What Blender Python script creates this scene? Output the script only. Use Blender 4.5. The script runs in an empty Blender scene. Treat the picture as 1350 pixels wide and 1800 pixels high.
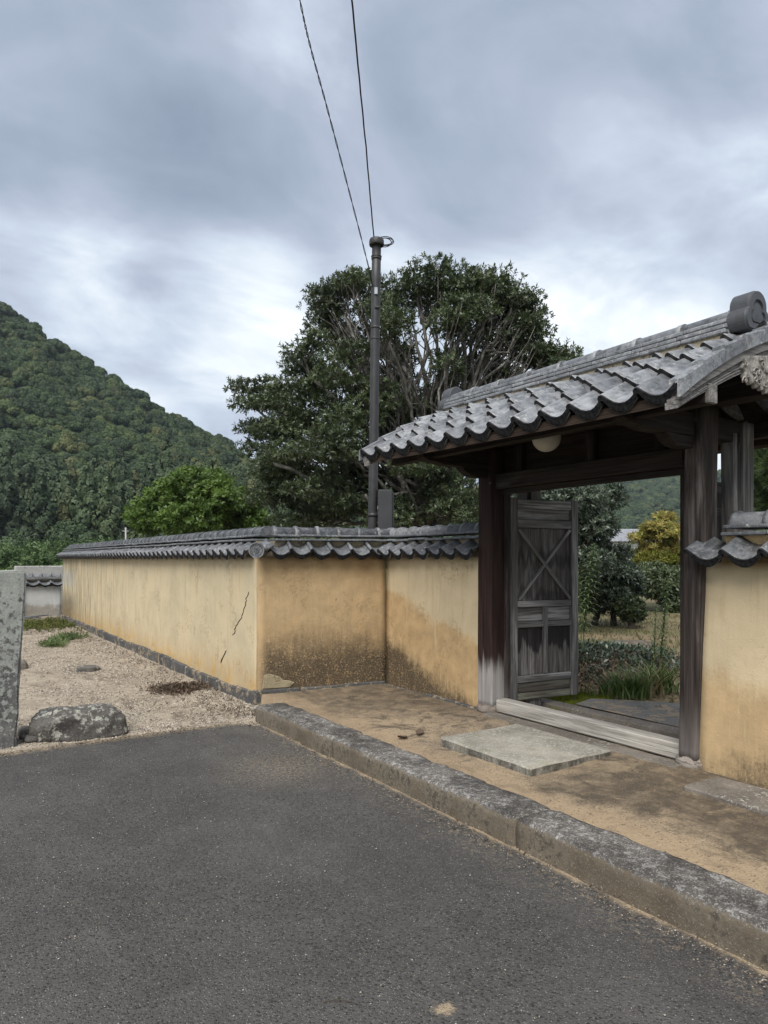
import bpy, bmesh, math, random
import numpy as np
from mathutils import Vector, Matrix, noise as mnoise
R = math.radians
scene = bpy.context.scene
COL = scene.collection
# ------------------------------------------------------------------ camera
F, CX, HY, H = 1250.0, 675.0, 982.0, 1.6
YAW = math.atan((CX + 140) / F)
fw = (math.sin(YAW), math.cos(YAW)); rt = (math.cos(YAW), -math.sin(YAW))
cam_d = bpy.data.cameras.new('camera'); cam = bpy.data.objects.new('camera', cam_d); COL.objects.link(cam)
cam.location = (0, 0, H); cam.rotation_euler = (R(90), 0, -YAW)
cam_d.sensor_fit = 'VERTICAL'; cam_d.sensor_height = 36; cam_d.lens = F / 1800 * 36
cam_d.shift_y = (HY - 900) / 1800; cam_d.clip_start = 0.05; cam_d.clip_end = 5000
scene.camera = cam
# ------------------------------------------------------------------ sky, sun, exposure
SUN_EL, SUN_AZ = 52, 232      # azimuth clockwise from +Y (wall direction): from behind left of the viewer
EXPO = 1.52
world = bpy.data.worlds.new('World'); scene.world = world; world.use_nodes = True
wt = world.node_tree; wt.nodes.clear()
def wn(t, **k):
    n = wt.nodes.new(t)
    for a, b in k.items(): setattr(n, a, b)
    return n
def wl(a, b): wt.links.new(a, b)
def wmath(op, a, b=None, c=None):
    n = wn('ShaderNodeMath', operation=op)
    for i, v in enumerate((a, b, c)):
        if v is None: continue
        if isinstance(v, (int, float)): n.inputs[i].default_value = v
        else: wl(v, n.inputs[i])
    return n.outputs[0]
def wsky():
    tc = wn('ShaderNodeTexCoord'); sep = wn('ShaderNodeSeparateXYZ'); wl(tc.outputs['Generated'], sep.inputs[0])
    zc = wmath('ADD', wmath('MAXIMUM', sep.outputs[2], 0.0), 0.34)
    u = wmath('DIVIDE', sep.outputs[0], zc); v = wmath('DIVIDE', sep.outputs[1], zc)
    cb = wn('ShaderNodeCombineXYZ'); wl(u, cb.inputs[0]); wl(v, cb.inputs[1])
    def layer(scale, stretch, rot, loc, detail, rough, dist):
        mp = wn('ShaderNodeMapping'); wl(cb.outputs[0], mp.inputs[0])
        mp.inputs['Rotation'].default_value = (0, 0, R(rot)); mp.inputs['Scale'].default_value = (1, stretch, 1); mp.inputs['Location'].default_value = loc
        nz = wn('ShaderNodeTexNoise'); wl(mp.outputs[0], nz.inputs['Vector'])
        nz.inputs['Scale'].default_value = scale; nz.inputs['Detail'].default_value = detail; nz.inputs['Roughness'].default_value = rough; nz.inputs['Distortion'].default_value = dist
        return nz.outputs[0]
    a = layer(0.85, 1.35, 62, (2.3, 1.1, 0), 6, 0.52, 0.45)
    b = layer(2.6, 1.5, 50, (7.3, 4.4, 0), 7, 0.58, 0.5)
    c = wmath('ADD', wmath('MULTIPLY', a, 0.64), wmath('MULTIPLY', b, 0.38))
    # cloud thins out and brightens low in the sky, all the way round
    lowz = wn('ShaderNodeMapRange'); wl(sep.outputs[2], lowz.inputs[0])
    lowz.inputs[1].default_value = 0.0; lowz.inputs[2].default_value = 0.55; lowz.inputs[3].default_value = 0.055; lowz.inputs[4].default_value = -0.035
    c = wmath('ADD', c, lowz.outputs[0])
    # individual breaks and banks of cloud: (pixel x, pixel y, spread, elongation, angle, strength)
    def feature(px, py, sp, strength):
        D = Vector((fw[0] + (px - CX) / F * rt[0], fw[1] + (px - CX) / F * rt[1], (HY - py) / F)).normalized()
        d = wn('ShaderNodeVectorMath', operation='DOT_PRODUCT'); wl(tc.outputs['Generated'], d.inputs[0]); d.inputs[1].default_value = D
        mr = wn('ShaderNodeMapRange', interpolation_type='SMOOTHERSTEP'); wl(d.outputs['Value'], mr.inputs[0])
        mr.inputs[1].default_value = math.cos(R(sp)); mr.inputs[2].default_value = 1.0; mr.inputs[3].default_value = 0; mr.inputs[4].default_value = strength
        return mr.outputs[0]
    for f_ in [(320, 505, 12, .07), (430, 545, 8, .09), (200, 340, 15, -.045), (420, 410, 12, -.05), (960, 190, 17, -.06), (640, 170, 12, .03), (60, 60, 16, .05), (1120, 480, 14, .06), (120, 470, 9, .05)]:
        c = wmath('ADD', c, feature(*f_))
    rp = wn('ShaderNodeValToRGB'); wl(c, rp.inputs[0]); el = rp.color_ramp.elements
    el[0].position = 0.30; el[0].color = (.19, .23, .295, 1)
    el[1].position = 0.68; el[1].color = (.84, .865, .885, 1)
    for p, cl in [(.40, (.262, .308, .378, 1)), (.46, (.325, .36, .44, 1)), (.53, (.43, .485, .56, 1)), (.60, (.59, .635, .685, 1))]:
        e = el.new(p); e.color = cl
    sky = wn('ShaderNodeTexSky'); sky.sky_type = 'NISHITA'; sky.sun_disc = False
    sky.sun_elevation = R(SUN_EL); sky.sun_rotation = R(SUN_AZ)
    b1 = wn('ShaderNodeBackground'); wl(sky.outputs[0], b1.inputs[0]); b1.inputs[1].default_value = 0.06
    b2 = wn('ShaderNodeBackground'); wl(rp.outputs[0], b2.inputs[0]); b2.inputs[1].default_value = 0.55
    mx = wn('ShaderNodeMixShader'); mx.inputs[0].default_value = 0.93
    wl(b1.outputs[0], mx.inputs[1]); wl(b2.outputs[0], mx.inputs[2])
    o = wn('ShaderNodeOutputWorld'); wl(mx.outputs[0], o.inputs[0])
wsky()
sun_d = bpy.data.lights.new('sun', 'SUN'); sun = bpy.data.objects.new('sun', sun_d); COL.objects.link(sun)
sun_d.energy = 1.5; sun_d.angle = R(45); sun_d.color = (1, .965, .91)
az = R(SUN_AZ); sd = Vector((math.sin(az) * math.cos(R(SUN_EL)), math.cos(az) * math.cos(R(SUN_EL)), math.sin(R(SUN_EL))))
sun.rotation_euler = (-sd).to_track_quat('-Z', 'Y').to_euler(); sun.location = (0, 0, 60)
vs = scene.view_settings; vs.view_transform = 'Standard'; vs.look = 'None'; vs.exposure = EXPO; vs.gamma = 1; vs.use_curve_mapping = False
scene.cycles.max_bounces = 6; scene.cycles.transparent_max_bounces = 8; scene.cycles.volume_bounces = 0

# ------------------------------------------------------------------ helpers
def at(px, py, Z):
    a = (px - CX) / F
    return Vector(((fw[0] + a * rt[0]) * Z, (fw[1] + a * rt[1]) * Z, H + (HY - py) / F * Z))
def tag(o, label=None, cat=None, group=None, kind=None):
    if label: o['label'] = label
    if cat: o['category'] = cat
    if group: o['group'] = group
    if kind: o['kind'] = kind
    return o
def thing(name, label, cat, loc=(0, 0, 0), group=None):
    o = bpy.data.objects.new(name, None); COL.objects.link(o); o.location = loc; o.empty_display_size = .2
    return tag(o, label, cat, group, 'thing')
def link(name, me, mat=None, parent=None, loc=None, rot=None):
    o = bpy.data.objects.new(name, me); COL.objects.link(o)
    if mat is not None and not me.materials: me.materials.append(mat)
    if parent: o.parent = parent
    if loc is not None: o.location = loc
    if rot is not None: o.rotation_euler = rot
    return o
def base_of(p):
    b = Vector((0, 0, 0))
    while p is not None: b += p.location; p = p.parent
    return b
def mesh(name, vs_, fs, smooth=False):
    me = bpy.data.meshes.new(name); me.from_pydata([tuple(v) for v in vs_], [], [tuple(f) for f in fs]); me.update()
    if smooth: me.polygons.foreach_set('use_smooth', [True] * len(me.polygons))
    return me
def npmesh(name, V, Q, smooth=False):
    """V (n,3), Q (m,k) faces of equal size"""
    V = np.asarray(V, dtype=np.float32); Q = np.asarray(Q, dtype=np.int32)
    me = bpy.data.meshes.new(name); k = Q.shape[1]
    me.vertices.add(len(V)); me.vertices.foreach_set('co', V.ravel())
    me.loops.add(Q.size); me.loops.foreach_set('vertex_index', Q.ravel())
    me.polygons.add(len(Q)); me.polygons.foreach_set('loop_start', np.arange(0, Q.size, k, dtype=np.int32))
    me.polygons.foreach_set('loop_total', np.full(len(Q), k, dtype=np.int32))
    if smooth: me.polygons.foreach_set('use_smooth', np.ones(len(Q), dtype=bool))
    me.update(calc_edges=True); return me
def wobj(name, me, mat, parent=None, origin=None):
    """object from a mesh whose vertices are in world space"""
    b = base_of(parent) if parent else Vector((0, 0, 0))
    if origin is not None:
        org = Vector(origin)
    else: org = b
    if org.length > 0: me.transform(Matrix.Translation(-org))
    return link(name, me, mat, parent, org - b)
def bev_box_mesh(name, dx, dy, dz, bev=.006, seg=1, sub=0, jit=0, seed=0):
    bm = bmesh.new(); bmesh.ops.create_cube(bm, size=1); bmesh.ops.scale(bm, vec=(dx, dy, dz), verts=bm.verts)
    if bev: bmesh.ops.bevel(bm, geom=bm.edges[:], offset=bev, segments=seg, affect='EDGES', profile=.6)
    if sub:
        bmesh.ops.triangulate(bm, faces=bm.faces[:])
        bmesh.ops.subdivide_edges(bm, edges=bm.edges[:], cuts=sub, use_grid_fill=True)
    if jit:
        for v in bm.verts:
            v.co += Vector(mnoise.noise_vector(v.co * 6 + Vector((seed * 7.3, 0, 0)))) * jit + Vector(mnoise.noise_vector(v.co * 25 + Vector((seed, 3, 0)))) * jit * .35
    me = bpy.data.meshes.new(name); bm.to_mesh(me); bm.free(); return me
def box(name, c, d, mat, parent=None, bev=.006, rot=None, **k):
    b = base_of(parent) if parent else Vector((0, 0, 0))
    return link(name, bev_box_mesh(name, *d, bev=bev, **k), mat, parent, Vector(c) - b, rot)
def tube_geo(pts, rad, n=8, cap=True, V=None, Fc=None):
    pts = [Vector(p) for p in pts]; V = [] if V is None else V; Fc = [] if Fc is None else Fc
    m = len(pts); s0 = len(V); prev = None
    for i, p in enumerate(pts):
        t = (pts[min(i + 1, m - 1)] - pts[max(i - 1, 0)])
        t = t.normalized() if t.length > 1e-9 else Vector((0, 0, 1))
        if prev is None:
            a = Vector((1, 0, 0)) if abs(t.x) < .8 else Vector((0, 1, 0)); u = t.cross(a).normalized()
        else: u = (prev - t * prev.dot(t)).normalized()
        prev = u; w = t.cross(u); r = rad[i] if hasattr(rad, '__len__') else rad
        for k in range(n):
            q = 2 * math.pi * k / n; V.append(p + (u * math.cos(q) + w * math.sin(q)) * r)
    for i in range(m - 1):
        for k in range(n):
            Fc.append((s0 + i * n + k, s0 + i * n + (k + 1) % n, s0 + (i + 1) * n + (k + 1) % n, s0 + (i + 1) * n + k))
    if cap:
        Fc.append(tuple(s0 + k for k in range(n - 1, -1, -1))); Fc.append(tuple(s0 + (m - 1) * n + k for k in range(n)))
    return V, Fc
def tube(name, pts, rad, mat, parent=None, n=8, smooth=True):
    V, Fc = tube_geo(pts, rad, n); return wobj(name, mesh(name, V, Fc, smooth), mat, parent, origin=pts[0])
def lathe_mesh(name, prof, n=24, smooth=True):
    V = []; Fc = []
    for r, z in prof:
        for k in range(n): V.append((r * math.cos(2 * math.pi * k / n), r * math.sin(2 * math.pi * k / n), z))
    for i in range(len(prof) - 1):
        for k in range(n): Fc.append((i * n + k, i * n + (k + 1) % n, (i + 1) * n + (k + 1) % n, (i + 1) * n + k))
    Fc.append(tuple(range(n - 1, -1, -1))); Fc.append(tuple((len(prof) - 1) * n + k for k in range(n)))
    return mesh(name, V, Fc, smooth)
def prism_mesh(name, outline, depth, bev=0):
    """outline in local XZ, extruded along local Y from -depth/2 to depth/2"""
    n = len(outline); V = [(x, -depth / 2, z) for x, z in outline] + [(x, depth / 2, z) for x, z in outline]
    Fc = [tuple(range(n)), tuple(range(2 * n - 1, n - 1, -1))] + [(i, n + i, n + (i + 1) % n, (i + 1) % n) for i in range(n)]
    me = mesh(name, V, Fc); bm = bmesh.new(); bm.from_mesh(me); bmesh.ops.recalc_face_normals(bm, faces=bm.faces[:])
    if bev:
        es = [e for e in bm.edges if len(e.link_faces) == 2 and e.calc_face_angle(0) > R(60)]
        bmesh.ops.bevel(bm, geom=es, offset=bev, segments=1, affect='EDGES')
    bm.to_mesh(me); bm.free(); return me
def copy_tree(o, parent=None):
    c = o.copy(); COL.objects.link(c); c.parent = parent
    for ch in list(o.children): copy_tree(ch, c)
    return c
def fbm(p, oct=4):
    return mnoise.fractal(Vector(p), 1.0, 2.0, oct)

# ------------------------------------------------------------------ material node helper
class G:
    def __init__(s, name):
        s.mat = bpy.data.materials.new(name); s.mat.use_nodes = True; s.nt = s.mat.node_tree; s.nt.nodes.clear()
        s.tc = None; s._pos = None; s._oi = None; s._gi = None
    def n(s, t, **k):
        nd = s.nt.nodes.new(t)
        for a, b in k.items(): setattr(nd, a, b)
        return nd
    def set(s, sock, v):
        if v is None: return
        if isinstance(v, bpy.types.NodeSocket): s.nt.links.new(v, sock)
        elif isinstance(v, (tuple, list)):
            sock.default_value = tuple(v) + (1,) if (len(v) == 3 and sock.type == 'RGBA') else tuple(v)
        else: sock.default_value = v
    def coord(s, k='Object'):
        if s.tc is None: s.tc = s.n('ShaderNodeTexCoord')
        return s.tc.outputs[k]
    def geo(s, k='Position'):
        if s._pos is None: s._pos = s.n('ShaderNodeNewGeometry')
        return s._pos.outputs[k]
    def rnd(s):
        if s._oi is None: s._oi = s.n('ShaderNodeObjectInfo')
        return s._oi.outputs['Random']
    def sep(s, v):
        nd = s.n('ShaderNodeSeparateXYZ'); s.set(nd.inputs[0], v); return nd.outputs
    def comb(s, x, y, z):
        nd = s.n('ShaderNodeCombineXYZ')
        for i, v in enumerate((x, y, z)): s.set(nd.inputs[i], v)
        return nd.outputs[0]
    def mapv(s, v, scale=(1, 1, 1), loc=(0, 0, 0), rot=(0, 0, 0)):
        nd = s.n('ShaderNodeMapping'); s.set(nd.inputs[0], v); s.set(nd.inputs['Scale'], scale); s.set(nd.inputs['Location'], loc); s.set(nd.inputs['Rotation'], rot); return nd.outputs[0]
    def vadd(s, a, b):
        nd = s.n('ShaderNodeVectorMath', operation='ADD'); s.set(nd.inputs[0], a); s.set(nd.inputs[1], b); return nd.outputs[0]
    def noise(s, v, scale, detail=4, rough=.55, dist=0, out=0):
        nd = s.n('ShaderNodeTexNoise'); s.set(nd.inputs['Vector'], v); s.set(nd.inputs['Scale'], scale); s.set(nd.inputs['Detail'], detail); s.set(nd.inputs['Roughness'], rough); s.set(nd.inputs['Distortion'], dist); return nd.outputs[out]
    def vor(s, v, scale, feature='F1', out='Distance', rand=1):
        nd = s.n('ShaderNodeTexVoronoi', feature=feature); s.set(nd.inputs['Vector'], v); s.set(nd.inputs['Scale'], scale); s.set(nd.inputs['Randomness'], rand); return nd.outputs[out]
    def mr(s, v, a, b, c=0, d=1, smooth=True):
        nd = s.n('ShaderNodeMapRange', interpolation_type='SMOOTHSTEP' if smooth else 'LINEAR'); nd.clamp = True
        for i, q in enumerate((v, a, b, c, d)): s.set(nd.inputs[i], q)
        return nd.outputs[0]
    def m(s, op, a, b=None, c=None):
        nd = s.n('ShaderNodeMath', operation=op)
        for i, q in enumerate((a, b, c)): s.set(nd.inputs[i], q)
        return nd.outputs[0]
    def mix(s, f, a, b, bt='MIX'):
        nd = s.n('ShaderNodeMix', data_type='RGBA', blend_type=bt); s.set(nd.inputs[0], f); s.set(nd.inputs[6], a); s.set(nd.inputs[7], b); return nd.outputs[2]
    def ramp(s, f, stops):
        nd = s.n('ShaderNodeValToRGB'); s.set(nd.inputs[0], f); el = nd.color_ramp.elements
        while len(el) < len(stops): el.new(.5)
        for e, (p, c) in zip(el, stops): e.position = p; e.color = tuple(c) + (1,) if len(c) == 3 else c
        return nd.outputs[0]
    def bump(s, h, strength=.4, dist=.01, normal=None):
        nd = s.n('ShaderNodeBump'); s.set(nd.inputs['Strength'], strength); s.set(nd.inputs['Distance'], dist); s.set(nd.inputs['Height'], h); s.set(nd.inputs['Normal'], normal); return nd.outputs[0]
    def out(s, col, rough=.8, normal=None, spec=.3, trans=None, sub=None, **k):
        p = s.n('ShaderNodeBsdfPrincipled'); s.set(p.inputs['Base Color'], col); s.set(p.inputs['Roughness'], rough); s.set(p.inputs['Normal'], normal); s.set(p.inputs['Specular IOR Level'], spec)
        for a, b in k.items(): s.set(p.inputs[a.replace('_', ' ')], b)
        o = s.n('ShaderNodeOutputMaterial'); sh = p.outputs[0]
        if trans:
            t = s.n('ShaderNodeBsdfTranslucent'); s.set(t.inputs[0], trans[0]); mx = s.n('ShaderNodeMixShader'); mx.inputs[0].default_value = trans[1]
            s.nt.links.new(sh, mx.inputs[1]); s.nt.links.new(t.outputs[0], mx.inputs[2]); sh = mx.outputs[0]
        s.nt.links.new(sh, o.inputs[0]); return s.mat
def plain(name, col, rough=.7, spec=.3, var=.15, scale=8, **k):
    g = G(name); v = g.coord(); n_ = g.noise(v, scale, 5)
    c = g.mix(g.mr(n_, .3, .7), [x * (1 - var) for x in col], [min(1, x * (1 + var)) for x in col])
    return g.out(c, rough, g.bump(n_, .15, .004), spec, **k)

def m_asphalt():
    g = G('asphalt'); p = g.geo(); x, y, z = g.sep(p)
    big = g.noise(p, .55, 4, .6); fine = g.noise(p, 95, 3, .7); mid = g.noise(p, 14, 4, .65)
    v1 = g.vor(p, 100); v1c = g.vor(p, 100, out='Color'); v1r = g.sep(v1c)[0]
    base = g.mix(g.mr(big, .3, .7), (.054, .051, .048), (.086, .081, .075))
    base = g.mix(g.mr(mid, .35, .75, 0, .5), base, (.098, .092, .085))
    base = g.mix(g.mr(fine, .42, .72, 0, .7), base, (.12, .113, .104))
    mot = g.noise(p, 2.2, 6, .7, .6); base = g.mix(g.mr(mot, .38, .6, .35, 0), base, (.048, .046, .044)); base = g.mix(g.mr(g.noise(g.mapv(p, (1.2, .35, 1), rot=(0, 0, .5)), 1.1, 5, .65), .5, .7, 0, .4), base, (.125, .116, .105))
    chips = g.m('MULTIPLY', g.mr(v1, .20, .34, 1, 0), g.mr(v1r, .60, .70))
    base = g.mix(g.m('MULTIPLY', chips, .9), base, (.27, .25, .22))
    v3 = g.vor(p, 62); v3r = g.sep(g.vor(p, 62, out='Color')); gm = g.mr(v3, .25, .42, 1, 0); base = g.mix(g.m('MULTIPLY', gm, g.mr(v3r[1], .55, .9, 0, .55)), base, (.155, .143, .126)); base = g.mix(g.m('MULTIPLY', gm, g.mr(v3r[2], .30, .10, 0, .75)), base, (.026, .025, .024))
    v2 = g.vor(p, 33); v2r = g.sep(g.vor(p, 33, out='Color'))[1]
    chips2 = g.m('MULTIPLY', g.mr(v2, .08, .13, 1, 0), g.mr(v2r, .86, .9))
    base = g.mix(chips2, base, (.42, .38, .32))
    # sand washed along the kerb and blown into patches
    sn = g.noise(p, 5, 5, .65); sn2 = g.noise(p, 42, 3, .7)
    dk = g.m('SUBTRACT', 2.80, x); k1 = g.mr(g.m('ADD', dk, g.m('MULTIPLY', sn, -.14)), -.055, .01, 1, 0)
    k2 = g.m('MULTIPLY', g.mr(g.m('ADD', dk, g.m('MULTIPLY', sn, -.5)), -.22, .2, 1, 0), g.mr(sn2, .5, .64))
    ey = g.m('SUBTRACT', 6.62, y); k3 = g.m('MULTIPLY', g.mr(g.m('ADD', ey, g.m('MULTIPLY', sn, -.2)), -.1, .06, 1, 0), g.mr(sn2, .4, .6))
    s_ = g.m('MAXIMUM', g.m('MAXIMUM', k1, g.m('MULTIPLY', k2, .4)), k3)
    def patch(cx_, cy_, r, st):
        d = g.m('SQRT', g.m('ADD', g.m('POWER', g.m('SUBTRACT', x, cx_), 2), g.m('POWER', g.m('SUBTRACT', y, cy_), 2)))
        return g.m('MULTIPLY', g.mr(g.m('ADD', d, g.m('MULTIPLY', g.m('SUBTRACT', sn2, .5), r * 1.6)), r * .2, r, 1, 0), st)
    wash = g.m('MULTIPLY', patch(2.35, 5.0, .75, .62), g.mr(sn2, .44, .66))
    s_ = g.m('MAXIMUM', s_, wash); s_ = g.m('MAXIMUM', s_, patch(1.555, 1.995, .05, .85))
    col = g.mix(s_, base, (.36, .28, .185))
    col = g.mix(patch(.04, 3.0, .085, .9), col, (.50, .20, .10))
    h = g.m('ADD', g.m('MULTIPLY', fine, .6), g.m('ADD', g.m('MULTIPLY', g.mr(v1, 0, .5, 1, 0), .6), gm))
    return g.out(col, .9, g.bump(h, .9, .007), .25)
def m_earth(name, c1, c2, c3, grit=.6):
    g = G(name); p = g.geo()
    a = g.noise(p, 1.3, 5, .62, .4); b = g.noise(p, 7, 5, .65); f = g.noise(p, 70, 3, .7); x, y, z = g.sep(p)
    col = g.mix(g.mr(a, .38, .62), c1, c2); col = g.mix(g.mr(b, .45, .7, 0, .75), col, c3)
    col = g.mix(g.mr(f, .4, .75, 0, .55), col, [min(1, q * 1.75) for q in c1])
    vv = g.vor(p, 75); vr = g.sep(g.vor(p, 75, out='Color'))[0]
    ch = g.m('MULTIPLY', g.mr(vv, .2, .34, 1, 0), g.mr(vr, .72, .8)); col = g.mix(g.m('MULTIPLY', ch, grit), col, (.55, .47, .34))
    dk = g.m('MULTIPLY', g.mr(vv, .2, .34, 1, 0), g.mr(vr, .12, .05)); col = g.mix(g.m('MULTIPLY', dk, grit), col, (.06, .05, .04))
    return g, col, g.m('ADD', f, g.mr(vv, 0, .5, 1, 0)), a, b
def m_forecourt():
    g, col, h, a, b = m_earth('forecourt_earth', (.305, .235, .155), (.19, .15, .108), (.10, .084, .066))
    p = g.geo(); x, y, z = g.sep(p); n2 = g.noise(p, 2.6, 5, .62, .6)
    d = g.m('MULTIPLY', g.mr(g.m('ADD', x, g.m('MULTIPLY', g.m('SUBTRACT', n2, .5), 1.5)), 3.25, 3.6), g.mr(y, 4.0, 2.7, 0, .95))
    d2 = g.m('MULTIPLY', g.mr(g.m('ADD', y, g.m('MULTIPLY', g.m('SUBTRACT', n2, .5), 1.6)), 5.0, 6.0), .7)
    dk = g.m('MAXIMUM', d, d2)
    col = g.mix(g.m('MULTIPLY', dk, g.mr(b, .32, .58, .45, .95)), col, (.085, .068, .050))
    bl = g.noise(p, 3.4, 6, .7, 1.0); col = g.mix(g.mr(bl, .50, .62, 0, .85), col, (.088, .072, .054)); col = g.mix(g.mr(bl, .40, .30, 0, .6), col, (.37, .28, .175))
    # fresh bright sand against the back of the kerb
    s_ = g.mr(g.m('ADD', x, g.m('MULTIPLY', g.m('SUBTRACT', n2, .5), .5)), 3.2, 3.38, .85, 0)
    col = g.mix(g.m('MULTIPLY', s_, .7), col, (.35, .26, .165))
    return g.out(col, .95, g.bump(h, .7, .006), .15)
def m_gravel():
    g, col, h, a, b = m_earth('gravel_ground', (.36, .305, .235), (.26, .218, .168), (.17, .14, .11), .8)
    p = g.geo(); dp = g.noise(g.mapv(p, (1, .45, 1)), 1.6, 6, .7, .8); col = g.mix(g.mr(dp, .50, .62, 0, .75), col, (.13, .105, .078))
    return g.out(col, .95, g.bump(h, .8, .008), .15)
def m_garden():
    g, col, h, a, b = m_earth('garden_soil', (.22, .17, .105), (.15, .12, .075), (.10, .08, .055), .3)
    p = g.geo(); n2 = g.noise(p, .8, 5, .65); x, y, z = g.sep(p)
    far = g.mr(x, 7.5, 10, 0, 1); col = g.mix(g.m('MULTIPLY', g.mr(n2, .35, .62), g.m('MULTIPLY', far, .85)), col, (.13, .13, .06))
    return g.out(col, .95, g.bump(h, .6, .01), .1)
def m_pebble(name, cols):
    g = G(name); r = g.geo('Random Per Island')
    c = g.ramp(r, [(i / (len(cols) - 1), q) for i, q in enumerate(cols)]); return g.out(c, .85, None, .25)
def m_stone(name, c1, c2, lichen=(.5, .5, .46), lamt=.5, lscale=16, dark=.0, moss=0, ldist=.7, lgrad=0, bumpd=.02, side=0):
    g = G(name); v = g.coord(); off = g.m('MULTIPLY', g.rnd(), 20); v = g.vadd(v, g.comb(off, off, off))
    a = g.noise(v, 3.2, 6, .65); f = g.noise(v, 60, 4, .75); l = g.noise(v, lscale, 7, .7, ldist); l2 = g.noise(v, 3.0, 3, .6)
    col = g.mix(g.mr(a, .3, .7), c1, c2); col = g.mix(g.mr(f, .5, .75, 0, .6), col, [min(1, q * 2) for q in c2]); col = g.mix(g.mr(f, .45, .25, 0, .6), col, [q * .4 for q in c1])
    zg = g.m('MULTIPLY', g.sep(g.coord())[2], lgrad); l = g.m('ADD', l, zg)
    lm = g.m('MULTIPLY', g.mr(l, .58 - .12 * lamt, .63 - .12 * lamt), g.mr(l2, .62 - .34 * lamt, .72 - .34 * lamt))
    lc = g.mix(g.mr(f, .3, .7), [q * .75 for q in lichen], lichen); col = g.mix(g.m('MULTIPLY', lm, .9), col, lc)
    if moss:
        col = g.mix(g.m('MULTIPLY', g.mr(g.noise(v, 7, 4), .55, .65), moss), col, (.2, .21, .11))
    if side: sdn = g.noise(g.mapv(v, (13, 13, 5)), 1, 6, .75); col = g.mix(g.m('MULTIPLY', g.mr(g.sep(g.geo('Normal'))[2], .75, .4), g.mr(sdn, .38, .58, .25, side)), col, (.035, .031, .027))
    h = g.m('ADD', g.m('MULTIPLY', a, 1.2), g.m('ADD', g.m('MULTIPLY', f, .35), g.m('MULTIPLY', lm, .12)))
    return g.out(col, .9, g.bump(h, .6, bumpd), .2)
def m_kerb():
    g = G('kerb_granite'); p = g.geo(); a = g.noise(p, 3, 6, .65); b = g.noise(p, 28, 5, .7); f = g.noise(p, 110, 3, .75); nz = g.sep(g.geo('Normal'))[2]
    top = g.mr(g.m('ADD', nz, g.m('MULTIPLY', g.m('SUBTRACT', b, .5), .8)), .35, .75)
    side = g.mix(g.mr(a, .3, .7), (.115, .092, .066), (.20, .17, .125)); side = g.mix(g.mr(g.m('ADD', g.m('MULTIPLY', a, .6), g.m('MULTIPLY', b, .5)), .53, .66, 0, .8), side, (.05, .044, .038))
    tp = g.mix(g.mr(a, .35, .65), (.050, .046, .042), (.145, .132, .118)); tp = g.mix(g.m('MULTIPLY', g.mr(b, .50, .62, 0, .8), g.mr(a, .38, .6, .3, 1)), tp, (.37, .355, .335)); tp = g.mix(g.m('MULTIPLY', g.mr(f, .55, .64, 0, .7), g.mr(a, .4, .6, .25, 1)), tp, (.50, .48, .45)); tp = g.mix(g.mr(f, .44, .36, 0, .85), tp, (.045, .042, .04))
    col = g.mix(top, side, tp); col = g.mix(g.mr(f, .58, .66, 0, .45), col, (.42, .39, .33))
    return g.out(col, .92, g.bump(g.m('ADD', b, g.m('MULTIPLY', f, .5)), .6, .012), .2)
def m_tile(name, c1, c2, c3, rough=.5):
    g = G(name); v = g.coord(); r = g.rnd(); off = g.m('MULTIPLY', r, 31); v = g.vadd(v, g.comb(off, off, off))
    a = g.noise(v, 9, 5, .65, .3); st = g.noise(g.mapv(v, (9, 2.2, 9)), 4, 4, .6); f = g.noise(v, 120, 3, .7); li = g.noise(v, 34, 4, .65)
    col = g.mix(g.mr(a, .35, .65), c1, c2); col = g.mix(g.mr(st, .45, .75, 0, .45), col, c3)
    col = g.mix(g.mr(r, .2, 1, 0, .62, False), col, (.085, .09, .098)); dirt = g.noise(v, 15, 6, .75, .4); col = g.mix(g.mr(dirt, .52, .62, 0, .7), col, (.05, .048, .046)); col = g.mix(g.mr(f, .5, .75, 0, .35), col, c3)
    r2 = g.m('FRACT', g.m('MULTIPLY', r, 7.31)); lm = g.m('MULTIPLY', g.mr(li, .60, .66), g.mr(r2, .15, .6)); col = g.mix(g.m('MULTIPLY', lm, .85), col, (.46, .45, .40))
    return g.out(col, g.mr(a, .3, .7, rough - .08, rough + .2), g.bump(g.m('ADD', a, g.m('MULTIPLY', f, .3)), .25, .006), .4)
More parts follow.
